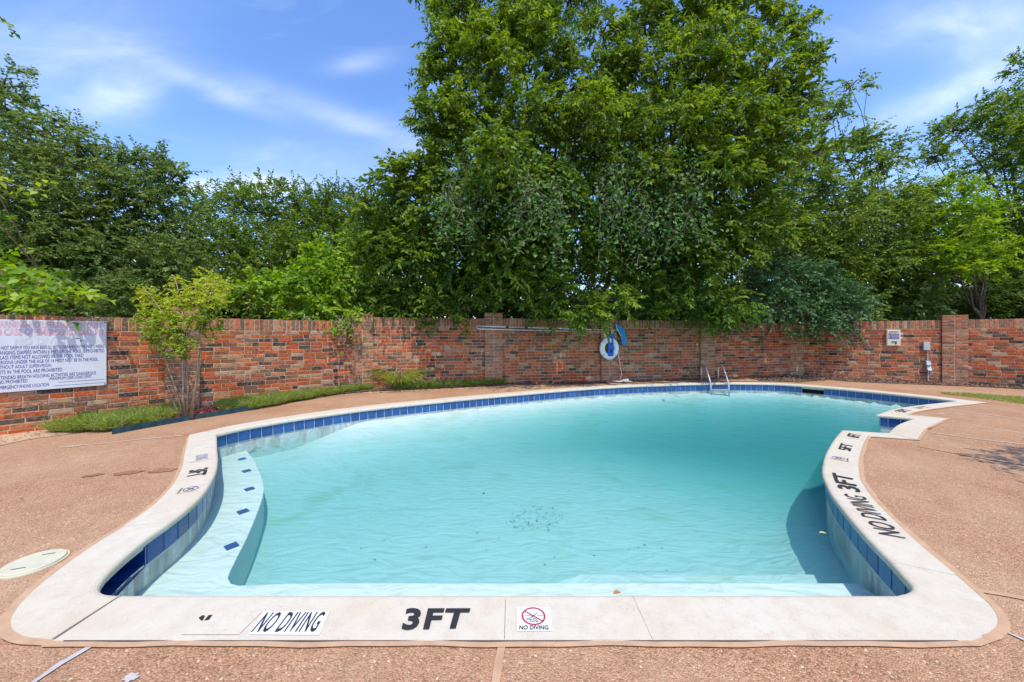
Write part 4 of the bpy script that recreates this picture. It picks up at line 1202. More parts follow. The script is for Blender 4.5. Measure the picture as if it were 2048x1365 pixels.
def tree(name, label, cat, base, fork_h, lobes, mat, ll, lw, cover=1.1, n=12, slen=.5, droop=.3, tint=.5, tvar=.35, bark='bark', tr=.16, group=None, flat=.5, up=.15, inner=.45, stems=1, limbs=True, zadj=None):
    base = Vector(base)
    root = empty(name, base, 0, label, cat, group)
    lv = Leaves(); tb = MB(); bb = MB()
    fork = base + Vector((R.uniform(-.2, .2), R.uniform(-.1, .2), fork_h))
    limb(tb, base - Vector((0, 0, .2)), fork, tr, tr * .7, 0, 6, 9, .03)
    for L in lobes:
        px, py, rp, Z = L[:4]
        fl_ = L[4] if len(L) > 4 else 1.0; dt = L[5] if len(L) > 5 else 0.0  # tint offset per lobe; low lobes darker, crown shade put into leaf colour
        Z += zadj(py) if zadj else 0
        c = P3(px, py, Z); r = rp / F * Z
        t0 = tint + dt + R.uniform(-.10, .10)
        lobe(lv, c, (r * .92, r, r * fl_ * .92), cover * .5, ll, lw, n, slen, droop, t0 - .12, tvar, up, .2, flat, .9, bb)  # core leaves tinted darker, inner shade painted into their colour
        for k in range(6 if rp > 24 else 2):
            d_ = Vector((R.gauss(0, 1), R.gauss(-.5, .8), R.gauss(.25, .9))).normalized()
            cs = c + Vector((d_.x * r * .66, d_.y * r * .66, d_.z * r * fl_ * .66))
            rs = r * R.uniform(.38, .56)
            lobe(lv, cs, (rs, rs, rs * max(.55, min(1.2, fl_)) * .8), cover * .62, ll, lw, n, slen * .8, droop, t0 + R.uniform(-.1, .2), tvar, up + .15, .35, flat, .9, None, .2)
        if limbs:
            far = (c - fork).length
            mid = fork.lerp(c, .45) + Vector((0, 0, .12 * far))
            q_ = min(1., r / .8); limb(bb, fork, mid, tr * .42 * q_, tr * .26 * q_, 0, 4, 6); limb(bb, mid, c, tr * .26 * q_, .008, 0, 4, 5)
    O = np.array(base)
    k = len(tb.V)
    tb.V = [(v[0] - O[0], v[1] - O[1], v[2] - O[2]) for v in tb.V]; tb.build('trunk', M[bark], root, True)
    bb.V = [(v[0] - O[0], v[1] - O[1], v[2] - O[2]) for v in bb.V]; bb.build('branches', M[bark], root, True)
    lv.build('crown', M[mat], root, O)
    return root, lv
GB = -.1
def gbase(px, Z): return ((px - CX) / F * Z, Z, GB)

tree('dark_tree', 'dark green small-leaved tree rising behind the rules sign, highest at the left edge', 'tree', gbase(120, 8.9), 2.2,
     [(5, 175, 62, 8.6), (-50, 255, 95, 9), (62, 262, 42, 8.7, .8), (70, 320, 62, 8.6), (135, 262, 36, 8.8, .7), (150, 318, 52, 8.7), (55, 400, 100, 8.5), (215, 330, 44, 9, .8), (285, 325, 34, 9.2), (325, 318, 17, 9.2, 1.9), (352, 352, 28, 9.2, 1.2),
      (300, 395, 70, 9.2), (215, 420, 90, 9), (140, 470, 100, 8.7), (335, 450, 62, 9.2), (50, 520, 105, 8.3), (220, 540, 95, 8.7), (330, 550, 80, 8.8), (-70, 450, 120, 8.5), (130, 598, 70, 8.0), (250, 612, 60, 8.0), (20, 620, 70, 7.6), (400, 590, 55, 9.0), (-90, 600, 100, 8)],
     'leaf_dark', .085, .05, 1.5, 14, .42, .12, .45, .5, tr=.17)
tree('row_tree', 'mid green tree with upright shoots behind the wall, left of the tall trees', 'tree', gbase(600, 13.2), 1.6,
     [(430, 440, 52, 13), (500, 425, 56, 13.5), (575, 425, 55, 13.5), (645, 430, 55, 13.5), (700, 435, 50, 13.5), (450, 515, 75, 12.5), (540, 515, 80, 13), (630, 515, 80, 13), (710, 520, 60, 13), (480, 590, 70, 12), (590, 600, 80, 12), (690, 600, 70, 12.5)] +
     [(x, y, r, 13.4, 3.2) for x, y, r in ((402, 385, 8), (437, 388, 9), (462, 366, 8), (487, 380, 9), (521, 372, 9), (560, 376, 9), (588, 385, 10), (617, 384, 9), (652, 380, 9), (676, 386, 10), (705, 388, 9))],
     'leaf_mid', .11, .062, 1.35, 12, .5, .1, .4, .5, tr=.14)
tree('broadleaf_shrub', 'bright lime shrub with large leaves leaning over the wall, right of the yellow-green young tree', 'shrub', gbase(600, 8.9), .9,
     [(480, 598, 30, 8.3), (515, 575, 30, 8.2), (565, 598, 48, 8.5), (610, 575, 46, 8.7), (650, 560, 48, 9.0), (695, 585, 48, 9.1), (640, 620, 38, 8.5), (580, 632, 22, 8.1, .8), (615, 640, 16, 8.0), (720, 530, 40, 9.4), (705, 640, 22, 8.15, 1.1), (690, 655, 14, 8.0), (650, 510, 40, 9.4)],
     'leaf_lime', .13, .09, 1.5, 8, .45, .3, .45, .5, 'bark_pale', .05)
def over(py): return -1.45 * max(0., min(1., (520 - py) / 200)) if py > 60 else -1.45 * max(0, (py + 60) / 120)
tree('tall_tree', 'tallest bright green tree above the middle of the pool, left of its twin', 'tree', gbase(1060, 11.0), 3.0,
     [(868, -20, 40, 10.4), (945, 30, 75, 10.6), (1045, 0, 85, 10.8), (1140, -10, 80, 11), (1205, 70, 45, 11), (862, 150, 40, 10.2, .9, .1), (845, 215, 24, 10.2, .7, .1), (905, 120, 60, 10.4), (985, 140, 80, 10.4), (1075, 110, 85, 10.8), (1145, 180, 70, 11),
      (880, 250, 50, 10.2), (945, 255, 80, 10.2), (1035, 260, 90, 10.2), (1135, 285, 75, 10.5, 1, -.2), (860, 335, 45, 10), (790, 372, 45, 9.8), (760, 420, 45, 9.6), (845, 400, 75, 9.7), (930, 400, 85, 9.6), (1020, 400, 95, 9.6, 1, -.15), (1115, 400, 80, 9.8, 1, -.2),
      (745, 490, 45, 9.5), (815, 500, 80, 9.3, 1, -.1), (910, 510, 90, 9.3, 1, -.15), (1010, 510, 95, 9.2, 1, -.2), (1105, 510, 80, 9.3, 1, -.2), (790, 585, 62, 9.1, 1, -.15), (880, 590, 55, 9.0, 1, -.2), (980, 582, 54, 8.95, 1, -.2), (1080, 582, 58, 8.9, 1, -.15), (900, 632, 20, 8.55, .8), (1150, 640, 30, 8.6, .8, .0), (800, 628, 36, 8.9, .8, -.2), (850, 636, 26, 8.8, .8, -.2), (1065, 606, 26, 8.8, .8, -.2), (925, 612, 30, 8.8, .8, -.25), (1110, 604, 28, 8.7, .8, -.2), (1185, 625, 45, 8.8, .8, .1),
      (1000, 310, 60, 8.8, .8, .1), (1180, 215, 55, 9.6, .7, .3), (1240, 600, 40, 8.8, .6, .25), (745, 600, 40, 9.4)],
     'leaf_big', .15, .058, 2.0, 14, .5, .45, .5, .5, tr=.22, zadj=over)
tree('tall_tree', 'tall bright green tree above the ring buoy, right of the tallest tree', 'tree', gbase(1340, 11.6), 3.0,
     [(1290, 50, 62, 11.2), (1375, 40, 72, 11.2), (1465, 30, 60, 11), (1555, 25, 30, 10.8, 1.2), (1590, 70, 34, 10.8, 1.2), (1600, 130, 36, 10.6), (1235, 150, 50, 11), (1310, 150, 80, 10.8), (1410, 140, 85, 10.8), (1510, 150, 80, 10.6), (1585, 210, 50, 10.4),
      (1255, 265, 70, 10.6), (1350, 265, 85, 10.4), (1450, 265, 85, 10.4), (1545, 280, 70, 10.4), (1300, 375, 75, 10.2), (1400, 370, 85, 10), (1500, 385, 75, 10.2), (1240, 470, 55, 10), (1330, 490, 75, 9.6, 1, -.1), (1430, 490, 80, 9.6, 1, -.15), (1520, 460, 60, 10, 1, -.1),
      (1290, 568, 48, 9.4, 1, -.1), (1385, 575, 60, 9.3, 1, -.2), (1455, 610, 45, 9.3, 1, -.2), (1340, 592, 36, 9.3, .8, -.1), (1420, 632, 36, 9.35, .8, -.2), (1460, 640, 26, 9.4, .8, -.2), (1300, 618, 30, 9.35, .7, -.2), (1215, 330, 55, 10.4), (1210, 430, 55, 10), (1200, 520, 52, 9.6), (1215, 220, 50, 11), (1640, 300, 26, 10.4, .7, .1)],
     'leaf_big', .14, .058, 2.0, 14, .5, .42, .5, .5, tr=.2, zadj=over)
tree('slender_tree', 'slender green tree with arching sprays against the sky, right of the tall trees', 'tree', gbase(1790, 12.6), 2.6,
     [(1700, 175, 24, 11.6, .7, .05), (1735, 170, 12, 11.6, .8), (1665, 235, 34, 11.6), (1730, 270, 26, 11.8, .7), (1690, 320, 50, 11.8), (1620, 350, 60, 11.6), (1765, 335, 40, 12, 1, -.1), (1800, 290, 18, 12.2, 1.2, -.2), (1580, 430, 62, 11.4), (1660, 425, 75, 11.6), (1750, 430, 75, 12), (1820, 420, 50, 12.4, 1, -.1), (1700, 520, 75, 11.8, 1, -.1), (1790, 530, 65, 12.2, 1, -.1), (1600, 520, 65, 11.6, 1, -.1), (1680, 600, 60, 12), (1770, 610, 50, 12.4, 1, -.2)],
     'leaf_mid', .13, .06, 1.3, 12, .55, .4, .55, .5, tr=.12)
tree('round_leaf_bush', 'dark blue-green bush with round leaves drooping over the wall corner', 'bush', gbase(1590, 11.4), 1.2,
     [(1510, 570, 42, 10.0), (1575, 545, 52, 10.2), (1635, 570, 50, 10.3), (1690, 605, 42, 10.3), (1555, 615, 50, 9.95), (1625, 630, 46, 10.1), (1700, 645, 24, 10.2), (1500, 625, 32, 9.8), (1600, 665, 14, 9.95), (1665, 655, 22, 10.0)],
     'leaf_blue', .085, .07, 1.3, 12, .5, .5, .5, .5, tr=.07)
tree('layered_tree', 'lime tree with layered sunlit boughs over the emergency phone box', 'tree', gbase(1950, 11.8), 1.8,
     [(1875, 372, 34, 11.5, .5), (1925, 385, 42, 11.6, .45, .1), (1900, 420, 52, 11.4, .4), (1965, 430, 45, 11.6, .4), (1925, 470, 60, 11.3, .35, .1), (1870, 510, 50, 11.2, .4), (1960, 505, 55, 11.4, .35), (1910, 545, 55, 11.2, .35), (1985, 540, 35, 11.5, .4), (1850, 450, 35, 11.5, .5)],
     'leaf_lime', .12, .06, 1.3, 12, .5, .15, .3, .5, tr=.09, flat=1.2)
tree('shade_tree', 'wide dark tree with sunlit top at the right edge, behind the far right wall', 'tree', gbase(2080, 13.6), 2.4,
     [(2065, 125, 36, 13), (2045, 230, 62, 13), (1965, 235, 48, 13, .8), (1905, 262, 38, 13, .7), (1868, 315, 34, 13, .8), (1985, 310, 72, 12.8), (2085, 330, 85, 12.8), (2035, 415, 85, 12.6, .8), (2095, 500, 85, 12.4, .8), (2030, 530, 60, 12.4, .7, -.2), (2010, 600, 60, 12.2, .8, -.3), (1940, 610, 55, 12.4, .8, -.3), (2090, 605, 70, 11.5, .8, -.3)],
     'leaf_mid', .12, .06, 1.35, 12, .5, .2, .35, .5, tr=.2, flat=.8)

# the woods behind: one mass nobody could count, closing the view under the crowns
lvw = Leaves()
for x in range(640, 2200, 75):
    for y in (560, 640, 480):
        lobe(lvw, P3(x + R.uniform(-20, 20), y + R.uniform(-15, 15), R.uniform(15.5, 17.5)), R.uniform(1.4, 1.8), 1.5, .2, .11, 10, .6, .25, .3, .4)
for x in range(960, 1620, 75):
    for y in (400, 320):
        lobe(lvw, P3(x + R.uniform(-20, 20), y + R.uniform(-25, 25), R.uniform(14.5, 16)), R.uniform(1.2, 1.6), .9, .2, .11, 10, .6, .25, .45, .4)
for x in range(-200, 640, 80):
    for y in (600, 540):
        lobe(lvw, P3(x + R.uniform(-20, 20), y + R.uniform(-15, 15), R.uniform(14.5, 16)), R.uniform(1.3, 1.6), 1.5, .2, .11, 10, .6, .25, .3, .4)
for x in range(-260, 2240, 45):
    lobe(lvw, P3(x, 640 + R.uniform(-22, 10), R.uniform(11.6, 14.2)), R.uniform(.75, 1.05), 2.3, .17, .1, 10, .5, .3, .25, .4)
wd = lvw.build('woods', M['leaf_dark'], None, kind='stuff')

# mulberry: bright big-leaved boughs coming over the wall at the left
root = empty('mulberry_tree', (-8.3, 6.2, GB), 0, 'bright green mulberry boughs with big leaves reaching over the rules sign', 'tree')
O = np.array(root.location); lv = Leaves(); tb = MB(); bb = MB()
limb(tb, (-8.3, 6.2, -.3), (-8.1, 6.0, 2.4), .09, .06)
def bough(pts, n, ll, lw, droop=.35, tint=.5, twigs=6, tl=.35, r=.014):
    P = [Vector(p) for p in pts]; bb.tube(P, [r * (1 - .75 * k / (len(P) - 1)) for k in range(len(P))], 6)
    for a, b in zip(P[:-1], P[1:]):
        for k in range(twigs):
            c = a.lerp(b, (k + .5) / twigs); d = ((b - a).normalized() * .7 + Vector((R.uniform(-1, 1), R.uniform(-1, .6), R.uniform(-.4, .7))) * .8).normalized()
            bb.tube([c, c + d * tl * .8 - Vector((0, 0, droop * tl * .4))], [r * .35, .002], 4, False)
            sprays(lv, np.array([c]), np.array([d]), n, tl, ll, lw, droop, 1.0, tint, .45, .8)
forkm = P3(-120, 560, 5.9)
limb(bb, (-8.1, 6.0, 2.4), forkm, .05, .025)
bough([forkm, P3(-20, 540, 5.6), P3(60, 545, 5.4), P3(115, 570, 5.35), P3(165, 592, 5.35)], 7, .13, .10, twigs=7)
bough([forkm, P3(-10, 570, 5.4), P3(60, 590, 5.25), P3(120, 608, 5.3)], 7, .13, .10, twigs=8)
bough([forkm, P3(-30, 590, 5.5), P3(30, 600, 5.4), P3(90, 608, 5.4)], 7, .12, .09, twigs=7)
bough([forkm, P3(-30, 520, 5.8), P3(25, 535, 5.6), P3(80, 575, 5.4)], 7, .13, .10, twigs=7)
bough([(-8.1, 6.0, 2.4), P3(-100, 330, 5.4), P3(0, 358, 5.2), P3(45, 376, 5.2), P3(82, 376, 5.2)], 4, .10, .07, .2, .8, 3, .2, .012)
bough([(-8.1, 6.0, 2.4), P3(-160, 100, 5.4), P3(-60, 20, 5.0), P3(0, 32, 4.9), P3(18, 52, 4.9), P3(34, 70, 4.9)], 4, .07, .05, .3, .1, 2, .10, .010)
for b_, nm in ((tb, 'trunk'), (bb, 'branches')):
    b_.V = [(v[0] - O[0], v[1] - O[1], v[2] - O[2]) for v in b_.V]; b_.build(nm, M['bark_pale'], root, True)
lv.build('crown', M['leaf_lime'], root, O)

# vines hanging through the tall trees
def vine(label, strands, mat, ll, lw, n=44, name='climbing_vine'):
    p0 = strands[0][0]; root = empty(name, (p0.x, p0.y + .6, GB), 0, label, 'vine'); O = np.array(root.location)
    lv = Leaves()
    for a, b, wob in strands:
        P = []
        for k in range(9):
            t = k / 8; P.append(a.lerp(b, t) + Vector((R.uniform(-wob, wob), R.uniform(-wob, wob), R.uniform(-wob, wob) * .5)))
        MB().tube([Vector(q) - Vector(O) for q in P], .006, 4, False).build('stem', M['vine_stem'], root, True)
        m = int((b - a).length * n)
        tt = rng.uniform(0, 1, m) * 8; i0 = np.minimum(tt.astype(int), 7); fr_ = (tt - i0)[:, None]
        PP = np.array([list(q) for q in P]); C = PP[i0] * (1 - fr_) + PP[i0 + 1] * fr_ + rng.normal(0, .2, (m, 3))
        ax = unit(rng.normal(0, .6, (m, 3)) + np.array([0, -.6, -.4])); nr = unit(rng.normal(0, .5, (m, 3)) + np.array([0, -.45, .9]))
        lv.add(C, ax, nr, ll * rng.uniform(.6, 1.25, m), lw * rng.uniform(.6, 1.2, m), np.clip(rng.normal(.5, .28, m), 0, 1), .12)
    lv.build('leaves', M[mat], root, O)
st = []
for k in range(34):
    px = R.uniform(880, 1130); py = R.uniform(300, 400) + abs(px - 1000) * .35; Z = R.uniform(7.35, 7.75)
    st.append((P3(px, py, Z), P3(px + R.uniform(-40, 30), py + R.uniform(40, 120), Z - .1), .2))
vine('round-leaved vine hanging in curtains on the front of the tallest tree', st, 'leaf_vine', .105, .09)
st = []
for k in range(34):
    px = R.uniform(1190, 1420); py = R.uniform(280, 430); Z = R.uniform(8.0, 8.6)
    st.append((P3(px, py, Z), P3(px + R.uniform(-20, 30), py + R.uniform(60, 150), Z - .1), .2))
vine('grey-green vine draped down the tall tree above the ring buoy', st, 'leaf_vine', .10, .085)
st = []
for k in range(9):
    px = R.uniform(672, 712); st.append((P3(px, 632, 7.9), P3(px + R.uniform(-8, 14), R.uniform(650, 690), 7.75), .04))
vine('small leafy vine trailing over the wall top beside the second pillar', st, 'leaf_lime', .085, .07, 26, 'trailing_vine')
st = []
for k in range(14):
    px = R.uniform(1560, 1735); st.append((P3(px, 640, 10.55), P3(px + R.uniform(-5, 22), R.uniform(655, 682), 10.3), .05))
vine('pale vine tips hanging over the wall left of the phone box', st, 'leaf_vine', .075, .06, 18, 'trailing_vine')

# young tree with several stems in front of the wall
yb = W(365, 838, -.04)
root = empty('young_tree', (yb.x, yb.y, -.06), 0, 'young yellow-green multi-stemmed tree growing in red mulch against the wall', 'tree')
O = np.array(root.location); lv = Leaves(); Zy = yb.y
stems = [[(372, 838), (366, 790), (371, 720), (366, 690), (335, 640), (300, 590), (285, 575)], [(368, 838), (352, 780), (338, 740), (325, 700), (312, 660), (290, 630)],
         [(374, 838), (376, 770), (372, 710), (374, 660), (362, 600), (348, 552)], [(384, 836), (392, 770), (398, 700), (403, 660), (415, 610), (430, 560)], [(380, 836), (388, 790), (402, 720), (398, 650), (392, 600), (390, 565)],
         [(360, 836), (345, 800), (330, 760)]]
for sidx, sp in enumerate(stems):
    zo = R.uniform(-.12, .14)
    P = [P3(px, py, Zy + zo * (k / len(sp))) for k, (px, py) in enumerate(sp)]
    r0 = .015 if len(sp) > 3 else .007
    mb = MB().tube([Vector(p) - Vector(O) for p in P], [r0 * (1 - .7 * k / (len(P) - 1)) for k in range(len(P))], 8)
    mb.build('stem', M['bark_pale'], root, True)
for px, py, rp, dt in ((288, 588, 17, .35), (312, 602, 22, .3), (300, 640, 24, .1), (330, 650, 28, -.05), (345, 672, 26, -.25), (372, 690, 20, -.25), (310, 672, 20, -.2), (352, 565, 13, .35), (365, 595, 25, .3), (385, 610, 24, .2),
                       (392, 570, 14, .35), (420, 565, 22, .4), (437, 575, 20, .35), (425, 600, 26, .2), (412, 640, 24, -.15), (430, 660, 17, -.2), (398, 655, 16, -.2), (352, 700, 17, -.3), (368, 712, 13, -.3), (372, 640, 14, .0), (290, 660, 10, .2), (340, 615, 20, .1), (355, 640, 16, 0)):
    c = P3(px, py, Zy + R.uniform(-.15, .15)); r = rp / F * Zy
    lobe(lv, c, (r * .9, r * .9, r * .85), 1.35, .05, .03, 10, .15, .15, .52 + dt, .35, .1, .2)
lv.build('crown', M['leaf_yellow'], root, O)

# ------------------------------------------------------------------ low planting
def grass_blades(name, poly_pts, n, h, mat, w=.006, lean=.5, tint=.55, zoff=.03, dry=.12):
    """blades scattered in a polygon; one stuff object"""
    poly = np.array([[p[0], p[1]] for p in poly_pts]); lo, hi = poly.min(0), poly.max(0); P = []
    while len(P) < n:
        q = rng.uniform(lo, hi, (n * 3, 2)); x0, y0 = poly[:, 0], poly[:, 1]; x1, y1 = np.roll(x0, -1), np.roll(y0, -1)
        ins = np.zeros(len(q), bool)
        for a, b, c_, d in zip(x0, y0, x1, y1):
            with np.errstate(divide='ignore', invalid='ignore'):
                cr = ((b > q[:, 1]) != (d > q[:, 1])) & (q[:, 0] < (c_ - a) * (q[:, 1] - b) / (d - b + 1e-12) + a)
            ins ^= cr
        P += list(q[ins])
    P = np.array(P[:n]); base = np.stack([P[:, 0], P[:, 1], np.array([deck_z(x, y) + zoff for x, y in P])], 1)
    lv = Leaves()
    ax = unit(rng.normal(0, lean, (n, 3)) * np.array([1, 1, .2]) + np.array([0, 0, 1.])); nr = unit(rng.normal(0, 1, (n, 3)) + np.array([0, -.3, .2]))
    tn = np.clip(rng.normal(tint, .18, n), 0, .72); tn = np.where(rng.uniform(0, 1, n) < dry, rng.uniform(.8, 1, n), tn)
    L = h * rng.uniform(.5, 1.25, n)
    # lower half upright, upper half bending over
    lv.add(base, ax, nr, L, np.full(n, w) * rng.uniform(.7, 1.4, n), tn, .1)
    ax2 = unit(ax * .6 + rng.normal(0, .5, (n, 3)) * np.array([1, 1, .1]) - np.array([0, 0, .15]))
    lv.add(base + ax * L[:, None] * .6, ax2, nr, L * .75, np.full(n, w * .8), tn, .1)
    o = lv.build(name, mat, None, kind='stuff'); return o
g1 = [along(0, .67, .06), along(0, .93, .05), along(0, .98, .18), W(346, 839, -.05), W(300, 849, -.06), W(235, 862, -.07), W(190, 866, -.08), W(120, 866, -.09), W(95, 862, -.09)]
g1 = jagged(g1, .05, .12, 21)
tag(grass_blades('grass', g1, 9000, .15, M['grass'], .008), 'low green border grass in front of the rules sign wall', 'grass')
g2 = [along(1, .16, .10), along(1, .5, .06), along(1, .97, .06), along(2, .06, .12), W(765, 772), W(740, 781), W(680, 790, -.02), W(600, 803, -.03), W(520, 817, -.03), W(448, 825, -.03)]
g2 = jagged(g2, .05, .12, 22)
tag(grass_blades('grass', g2, 11000, .14, M['grass'], .008), 'low green border grass in front of the second wall panel', 'grass')
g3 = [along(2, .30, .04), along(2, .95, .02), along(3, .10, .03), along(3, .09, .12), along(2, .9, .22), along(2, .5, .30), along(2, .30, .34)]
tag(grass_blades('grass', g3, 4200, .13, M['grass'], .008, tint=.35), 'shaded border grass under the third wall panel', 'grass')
la, lb, lc_, ld = W(1893, 788), W(2080, 806), W(2080, 815), W(1930, 797)
g4 = [W(1880, 786), W(1960, 789), W(2100, 800), W(2200, 812), W(2200, 828), W(2048, 809), W(1960, 797), W(1890, 789)]
tag(grass_blades('grass', g4, 5000, .045, M['grass'], .007, tint=.5, zoff=.0, dry=.2), 'short lawn strip on the right side of the deck', 'grass')
# strap-leaved clump with a coral bloom
cb = W(800, 778, .0)
cl_ = empty('strap_leaf_clump', (cb.x, cb.y, .01), 0, 'clump of long arching leaves with one coral bloom beside the wall', 'plant')
n = 420; lv = Leaves(); an = rng.uniform(0, 2 * PI, n); ln = rng.uniform(.32, .74, n)
out_ = np.stack([np.cos(an), np.sin(an), np.zeros(n)], 1); rise = rng.uniform(.7, 2.2, n)[:, None]
base = out_ * rng.uniform(0, .12, (n, 1))
ax = unit(out_ * .55 + np.array([0, 0, 1.]) * rise); nr = unit(np.cross(ax, np.cross(np.array([0, 0, 1.]), out_)) + rng.normal(0, .15, (n, 3)))
tn = np.clip(rng.normal(.42, .15, n), 0, .7); tn = np.where(rng.uniform(0, 1, n) < .22, .95, tn)
p = base.copy(); a_ = ax.copy()
for k in range(4):
    seg = ln[:, None] / 3.2
    lv.add(p, a_, nr, seg[:, 0] * 1.25, np.full(n, .016) * (1 - .2 * k), tn, .1)
    p = p + a_ * seg; a_ = unit(a_ + out_ * .18 - np.array([0, 0, .34]) * (1 + k * .25)); nr = unit(np.cross(a_, np.cross(np.array([0, 0, 1.]), out_)))
lv.build('leaf_blades', M['grass'], cl_)
fb = P3(775, 752, cb.y - .05) - Vector(cl_.location)
MB().tube([(0, 0, .02), fb * .5 + Vector((0, 0, .05)), fb], .005, 5).build('flower_stalk', M['vine_stem'], cl_, True)
pet = MB()
for k in range(6):
    a = 2 * PI * k / 6; e = Vector((math.cos(a), -.3, math.sin(a) * .8)); s_ = Vector((-math.sin(a), 0, math.cos(a)))
    pet.add([fb, fb + e * .05 + s_ * .028, fb + e * .105 + Vector((0, -.02, 0)), fb + e * .05 - s_ * .028], [(0, 1, 2), (0, 2, 3)])
pet.build('bloom', M['petal'], cl_)
# edging board
ep = [W(225, 866, -.05), W(300, 853, -.05), W(380, 838, -.04), W(450, 827, -.03), (W(520, 815, -.02))]
mb = MB(); V, Fc = [], []
for i, p in enumerate(ep):
    d = (ep[min(i + 1, 4)] - ep[max(i - 1, 0)]).normalized(); n_ = Vector((d.y, -d.x)); z0 = deck_z(p.x, p.y)
    for o_, zz_ in ((.0, -.03), (.0, .085), (-.02, .085), (-.02, -.03)):
        q = p + n_ * o_; V.append((q.x, q.y, z0 + zz_))
for i in range(4):
    for k in range(4): Fc.append((i * 4 + k, i * 4 + (k + 1) % 4, (i + 1) * 4 + (k + 1) % 4, (i + 1) * 4 + k))
Fc += [(0, 3, 2, 1), (16, 17, 18, 19)]
tag(mb.add(V, Fc).build('garden_edging', M['edging']), 'dark teal edging board holding the planting bed by the young tree', 'edging')
# chips of mulch and litter
def chips(name, poly_pts, n, size, mat, zf, tint=.5, label=None):
    poly = [Vector((p[0], p[1])) for p in poly_pts]; xs = [p.x for p in poly]; ys = [p.y for p in poly]; P = []
    arr = np.array([[p.x, p.y] for p in poly])
    def ip(x, y):
        x0, y0 = arr[:, 0], arr[:, 1]; x1, y1 = np.roll(x0, -1), np.roll(y0, -1)
        return bool(np.sum(((y0 > y) != (y1 > y)) & (x < (x1 - x0) * (y - y0) / (y1 - y0 + 1e-12) + x0)) % 2)
    while len(P) < n:
        x, y = R.uniform(min(xs), max(xs)), R.uniform(min(ys), max(ys))
        if ip(x, y): P.append((x, y, zf(x, y) + R.uniform(.002, .015)))
    P = np.array(P); lv = Leaves(); ax = unit(rng.normal(0, 1, (n, 3)) * np.array([1, 1, .25])); nr = unit(rng.normal(0, .35, (n, 3)) + np.array([0, 0, 1]))
    lv.add(P, ax, nr, size * rng.uniform(.5, 1.6, n), size * .42 * rng.uniform(.5, 1.4, n), np.clip(rng.normal(tint, .28, n), 0, 1), .15)
    o = lv.build(name, mat, None, kind='stuff')
    if label: tag(o, label, 'mulch')
    return o
rm = [W(348, 826, -.03), W(440, 818, -.03), W(446, 825, -.03), W(385, 836, -.04), W(350, 840, -.05)]
chips('red_mulch', rm, 900, .075, M['red_mulch'], lambda x, y: deck_z(x, y) + .035, label='red bark mulch round the stems of the young tree')
chips('leaf_litter', bed_back, 9000, .05, M['chip'], bed_z, .45, 'brown leaf litter and bark mulch along the back wall')
chips('leaf_litter', sand, 260, .03, M['chip'], lambda x, y: deck_z(x, y) + .008, .35, 'scattered dry litter on the sandy dirt by the left wall')
chips('leaf_litter', sand2, 700, .035, M['chip'], lambda x, y: deck_z(x, y) + .008, .5, 'dry litter along the edge of the border grass')

# specks that have sunk to the pool floor
chips('pool_debris', [(-1.2, 2.8), (2.0, 2.9), (3.2, 4.8), (3.0, 7.5), (.5, 6.8), (-2.2, 4.8)], 120, .022, M['chip'], lambda x, y: floor_z(x, y), .12)
chips('pool_debris', [(-.1, 3.55), (.45, 3.5), (.6, 3.95), (.05, 4.05)], 130, .02, M['chip'], lambda x, y: floor_z(x, y), .2)
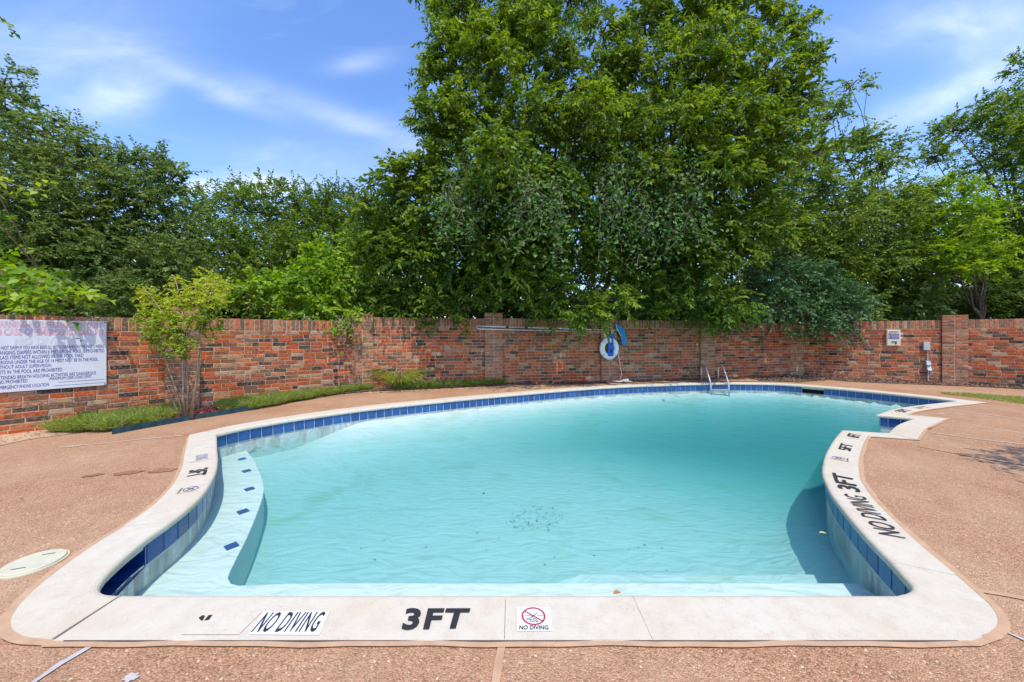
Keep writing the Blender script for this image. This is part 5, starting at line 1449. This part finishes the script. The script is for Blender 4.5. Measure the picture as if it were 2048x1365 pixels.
# a tree outside the frame on the right; its shadow lies on the deck
rt = empty('deck_tree', (9.2, .2, -.02), 0, 'leafy tree just outside the right edge, throwing its shadow on the deck', 'tree')
O = np.array(rt.location); lv = Leaves(); tb = MB()
limb(tb, (9.2, .2, -.1), (8.6, .8, 2.6), .12, .07)
for e_ in ((6.0, 2.45, 3.0), (5.6, 2.1, 3.05), (5.3, 1.62, 2.9), (7.6, 1.0, 3.6)): limb(tb, (8.6, .8, 2.6), e_, .05, .008)
for c_, r_ in (((6.15, 2.45, 3.0), (.55, .2, .15)), ((5.85, 2.15, 3.05), (.5, .16, .12)), ((5.55, 1.62, 2.9), (.4, .18, .14)), ((7.6, .9, 3.7), (1.0, .8, .7)), ((8.8, .6, 4.2), (1.2, 1.0, .9)), ((6.9, 1.7, 3.3), (.7, .5, .35))):
    lobe(lv, c_, r_, 1.6, .10, .05, 10, .25, .2, .5, .3)
tb.V = [tuple(np.array(v) - O) for v in tb.V]; tb.build('trunk', M['bark'], rt, True)
lv.build('crown', M['leaf_mid'], rt, O)

# small fallen leaves
def fallen(px, py, z, L, w, rot, mat, label, cat='leaf', name='fallen_leaf'):
    p = W(px, py, z); V = []; nn = 8
    for k in range(nn + 1):
        t = k / nn; ww = w * math.sin(PI * t) ** .8 * .5; x = (t - .5) * L; zc = .012 * math.sin(PI * t) * L / .05
        V += [(x, -ww, zc * .5 + ww * .25), (x, 0, zc * .2), (x, ww, zc * .5 + ww * .25)]
    Fc = []
    for k in range(nn):
        for j in range(2): Fc.append((3 * k + j, 3 * k + 3 + j, 3 * k + 4 + j, 3 * k + 1 + j))
    tag(link(name, mesh(name, V, Fc), mat, None, (p.x, p.y, z), (0, 0, rot)), label, cat)
fallen(1234, 1187.0, WATER_Z + .004 + .17, .045, .026, .2, M['dead_leaf'], 'curled brown leaf at the front edge of the water')
fallen(1646, 1067, WATER_Z + .003, .05, .02, -.4, M['pale_leaf'], 'pale yellow leaf floating near the right coping')
fallen(968, 988, WATER_Z + .003, .03, .022, .9, M['black_flat'], 'tiny dark leaf floating in the middle of the pool')
fallen(1860, 858, .0, .12, .025, .3, M['dead_leaf'], 'brown twig leaf on the deck beside the step recess')
fallen(42, 999, -.01, .03, .012, .4, M['black_flat'], 'small dark leaf on the pebble deck left of the pool')

0 and print('TRIS', sum(len(o.data.loop_triangles) if False else sum(1 for _ in ()) for o in []), sum((lambda m: sum(len(p.vertices)-2 for p in m.polygons))(m) for m in bpy.data.meshes if len(m.polygons)>20000))
